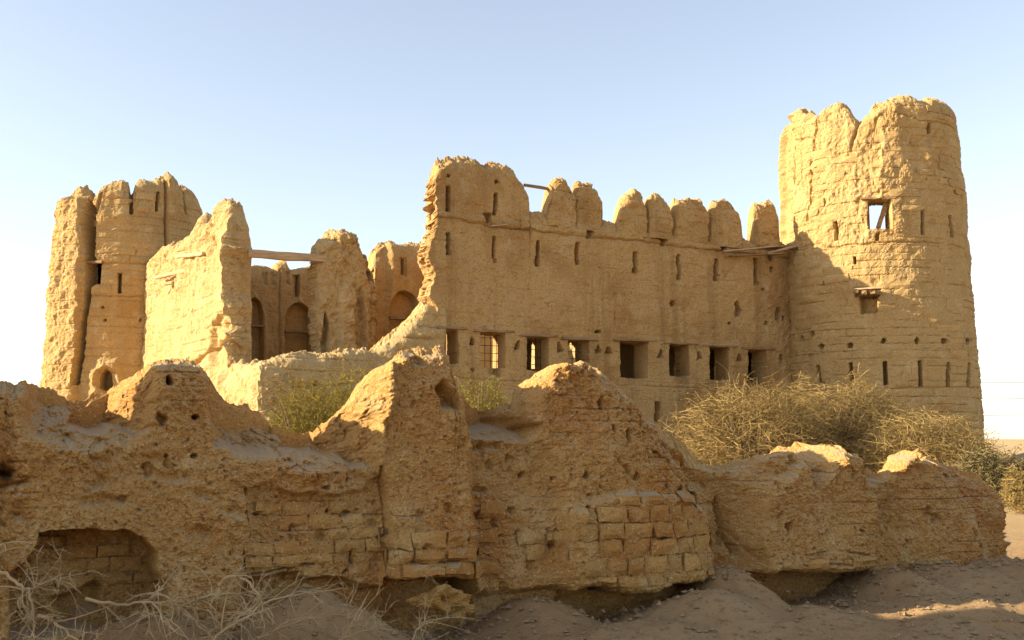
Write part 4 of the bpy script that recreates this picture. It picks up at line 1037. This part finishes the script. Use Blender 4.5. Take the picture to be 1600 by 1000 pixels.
def shrub(name, label, base, rx, ry, h, nst, ntw, nlf, seed, mt, ml, twr=.018, twl=.8, lsz=.05, sag=.4, flat=.5, cat='shrub', low=0.15, group=None, upb=.35):
    rgx = np.random.default_rng(seed); root = thing(name, label, cat, base, group); base = np.array(base, float)
    ang = rgx.uniform(0, 6.283, nst); sp = rgx.uniform(.25, 1.0, nst)
    tip = np.stack([np.cos(ang) * rx * sp * .7, np.sin(ang) * ry * sp * .7, h * (.95 - .35 * sp**2) * rgx.uniform(.7, 1.0, nst)], -1)
    M = 7; t = np.linspace(0, 1, M)[None, :, None]
    mid = tip * np.array([.35, .35, .6]) + rgx.normal(0, .15, (nst, 3))
    st = (1 - t)**2 * 0 + 2 * t * (1 - t) * mid[:, None] + t * t * tip[:, None] + base
    rr = np.linspace(1, .3, M)[None] * (.03 + .035 * rgx.random((nst, 1))) * (h / 3.5)
    V, Q = tubes(st, rr, 5); link('trunk', mesh_np('trunk', V, Q, M_BARK), root)
    # twigs fill the dome, denser towards its skin
    th = rgx.uniform(0, 6.283, ntw); cz = rgx.uniform(low, 1, ntw); rad = rgx.random(ntw)**.45
    lumpy = 1 + .22 * fbm(np.cos(th) * 2.2 + cz * 2 + seed, np.sin(th) * 2.2 - cz, 3, seed)
    rr2 = np.sqrt(np.clip(1 - (cz * .98)**2, 0, 1))**.8
    p0 = np.stack([np.cos(th) * rr2 * rx * rad * lumpy, np.sin(th) * rr2 * ry * rad * lumpy, h * cz * (.55 + .45 * rad) * lumpy * .93], -1)
    d0 = np.stack([np.cos(th), np.sin(th), np.full(ntw, upb)], -1) + rgx.normal(0, .75, (ntw, 3)) * np.array([1, 1, flat])
    L = twl * rgx.uniform(.4, 1.25, ntw)
    P = curved(p0 - d0 / np.linalg.norm(d0, axis=1, keepdims=True) * (L * .6)[:, None] + base, d0, L, 5, rgx, .9, sag)
    P[..., 2] = np.maximum(P[..., 2], base[2] + .05)
    R = np.linspace(1, .35, 5)[None] * twr * rgx.uniform(.6, 1.3, (ntw, 1))
    V, Q = tubes(P, R, 3); cr = link('crown', mesh_np('crown', V, Q, mt), root)
    V, Q = leaves(P, nlf, lsz, rgx); lv = link('leaves', mesh_np('leaves', V, Q, ml), cr); lv['kind'] = 'stuff'
    return root
def gb(u, Y): x = (u - 800) / F * Y; return (x, Y, float(ground_z(np.array(x), np.array(Y))))
ACG = 'thorn shrubs below the facade'
shrub('thorn_shrub', 'broad tan thorny shrub in front of the right hand facade windows', gb(1165, 42.5), 3.9, 2.4, 4.35, 26, 4300, 10000, 501, M_ACT, M_ACL, .0115, 1.15, .042, .5, .5, group=ACG)
shrub('thorn_shrub', 'tan thorny shrub in front of the tower, between the broad one and the green one', gb(1310, 44.0), 3.5, 2.2, 4.7, 20, 3500, 8000, 502, M_ACT, M_ACL, .0115, 1.1, .042, .5, .5, group=ACG)
shrub('thorn_shrub', 'thin olive shrub reaching past the right edge of the tower', gb(1450, 41.5), 3.0, 2.2, 3.3, 18, 2700, 7000, 503, M_ACT, M_ACL, .011, 1.0, .042, .4, .5, group=ACG)
shrub('thorn_shrub', 'dark green bush at far right behind the end of the ruined wall', gb(1545, 33.0), 1.5, 1.4, 1.55, 9, 1500, 12000, 504, M_BARK, M_ACD, .014, .6, .045, .3, .5, group=ACG)
shrub('thorn_shrub', 'small golden sunlit bush at the right edge of the picture', gb(1590, 27.0), .55, .6, 1.15, 7, 700, 5000, 505, M_ACT, M_ACL, .009, .4, .03, .3, .5, group=ACG)
TG = 'feathery green shrubs below the fort'
shrub('feathery_shrub', 'feathery yellow green shrub between the left peak and the middle peak', gb(480, 36.5), 2.1, 1.4, 4.2, 12, 1500, 9000, 511, M_TAM, M_TAM, .011, .8, .04, -.2, .6, group=TG, upb=1.2)
shrub('feathery_shrub', 'larger feathery green shrub just left of the middle peak', gb(560, 38.0), 1.8, 1.4, 4.7, 12, 1500, 9000, 512, M_TAM, M_TAM, .011, .8, .04, -.2, .6, group=TG, upb=1.2)
shrub('feathery_shrub', 'feathery green shrub in the dip between the two middle peaks', gb(755, 38.0), 1.5, 1.3, 4.3, 10, 1300, 8000, 513, M_TAM, M_TAM, .011, .8, .04, -.2, .6, group=TG, upb=1.2)

# ------------------------------------------------------------------ dry branches lying at lower left
def dry_branch(label, pts, Y, r0, seed, forks=14, fl=.35):
    rgx = np.random.default_rng(seed)
    C = np.array([at(u, v, Y + dy) for u, v, dy in pts])
    tt = np.linspace(0, len(C) - 1, len(C) * 4); P = np.stack([np.interp(tt, np.arange(len(C)), C[:, k]) for k in range(3)], -1)
    for _ in range(2): P[1:-1] = (P[:-2] + 2 * P[1:-1] + P[2:]) / 4
    P += rgx.normal(0, .006, P.shape)
    root = thing('dry_branch', label, 'branch', P[0], 'dry thorn branches at lower left')
    R = np.linspace(r0, r0 * .35, len(P)); V, Q = tubes(P[None], R[None], 6); link('stem', mesh_np('stem', V, Q, M_TWIG, True), root)
    i = rgx.integers(1, len(P) - 1, forks); tdir = P[np.minimum(i + 1, len(P) - 1)] - P[i - 1]
    tdir /= np.linalg.norm(tdir, axis=1, keepdims=True)
    d0 = tdir * .8 + rgx.normal(0, .8, (forks, 3)) + np.array([0, 0, .15])
    L = fl * rgx.uniform(.4, 1.3, forks)
    T1 = curved(P[i], d0, L, 7, rgx, 1.1, .3)
    R1 = np.linspace(.55, .2, 7)[None] * R[i][:, None]
    n2 = forks * 3; j = rgx.integers(0, forks, n2); k = rgx.integers(1, 6, n2)
    d2 = (T1[j, k + 1 if False else np.minimum(k + 1, 6)] - T1[j, k - 1]); d2 /= np.linalg.norm(d2, axis=1, keepdims=True) + 1e-9
    T2 = curved(T1[j, k], d2 + rgx.normal(0, .9, (n2, 3)), fl * .4 * rgx.uniform(.3, 1.2, n2), 5, rgx, 1.0, .3)
    R2 = np.linspace(.3, .12, 5)[None] * r0 * np.ones((n2, 1))
    gz = ground_z(T1[..., 0], T1[..., 1]) + .01; T1[..., 2] = np.maximum(T1[..., 2], gz)
    gz = ground_z(T2[..., 0], T2[..., 1]) + .01; T2[..., 2] = np.maximum(T2[..., 2], gz)
    V1, Q1 = tubes(T1, R1, 4); V2, Q2 = tubes(T2, R2, 3)
    tw_ = link('twigs', mesh_np('twigs', np.concatenate([V1, V2]), np.concatenate([Q1, Q2 + len(V1)]), M_TWIG), root); tw_['kind'] = 'stuff'
DB = [('pale dry branch arching in from the left edge', [(-40, 880, 0), (10, 893, .1), (28, 915, .1), (46, 922, .1), (50, 960, 0), (56, 1010, -.2)], 8.9, .020),
      ('dry branch crossing the dark hollow at left', [(-30, 925, .2), (20, 915, .2), (44, 925, .2), (75, 908, .3), (95, 900, .3)], 8.9, .014),
      ('dry branch running right from below the hollow', [(60, 960, 0), (90, 975, -.1), (120, 1000, -.3), (140, 1030, -.4)], 8.8, .018),
      ('long pale branch under the dark hollow', [(135, 935, .2), (190, 948, .2), (230, 938, .2), (248, 950, .1), (255, 970, 0), (300, 1005, -.3)], 8.9, .018),
      ('forked dry branch right of the hollow', [(225, 940, .2), (250, 925, .3), (285, 950, .2), (320, 985, 0), (345, 1010, -.2)], 9.0, .018),
      ('arching dry branch above the others', [(285, 945, .2), (330, 930, .2), (375, 925, .2), (385, 950, .1), (390, 965, 0)], 9.0, .015),
      ('hooked dry branch with its loop highest of all', [(340, 930, .2), (345, 905, .2), (372, 898, .2), (395, 918, .2), (410, 938, .1), (395, 960, 0), (350, 985, -.2), (320, 1010, -.3)], 8.9, .017),
      ('straight dry branch slanting up to the right', [(330, 1005, -.3), (370, 965, -.1), (420, 938, .2), (480, 925, .4), (545, 918, .7)], 8.9, .015),
      ('thin dry twig standing upright before the wall', [(250, 930, .3), (256, 900, .3), (262, 862, .3)], 9.1, .006),
      ('dry branch low at bottom centre left', [(400, 1000, -.2), (450, 975, 0), (500, 965, .2), (570, 955, .4)], 8.9, .012),
      ('thin curved branch at bottom centre', [(640, 1010, -.2), (655, 980, .1), (690, 965, .4), (740, 966, .5)], 9.0, .009),
      ('thin dry branch along the bottom edge', [(520, 1005, -.2), (570, 985, 0), (605, 975, .1)], 8.9, .010)]
for i, (lab, pts, Y, r) in enumerate(DB):
    th_ = i == 8; r = r * .85
    dry_branch(lab, pts, Y, r, 600 + i, 3 if th_ else 19, .10 if th_ else .42)

# ------------------------------------------------------------------ wires far behind
for i, (va, vb, lab) in enumerate(((592, 588, 'topmost faint overhead wire behind the right tower'), (617, 614, 'middle faint overhead wire behind the right tower'), (643, 638, 'lowest faint overhead wire behind the right tower'))):
    a = at(1440, va + 5, 150); b = at(1900, vb - 12, 150)
    pts = [a + (b - a) * t - np.array([0, 0, 2.2 * math.sin(math.pi * t) * .35]) for t in np.linspace(0, 1, 24)]
    tag(tube_obj('overhead_wire', pts, .045, M_WIRE, None, 4), lab, 'wire', 'overhead wires')

for o in bpy.data.objects:
    if '_w' in o: del o['_w']
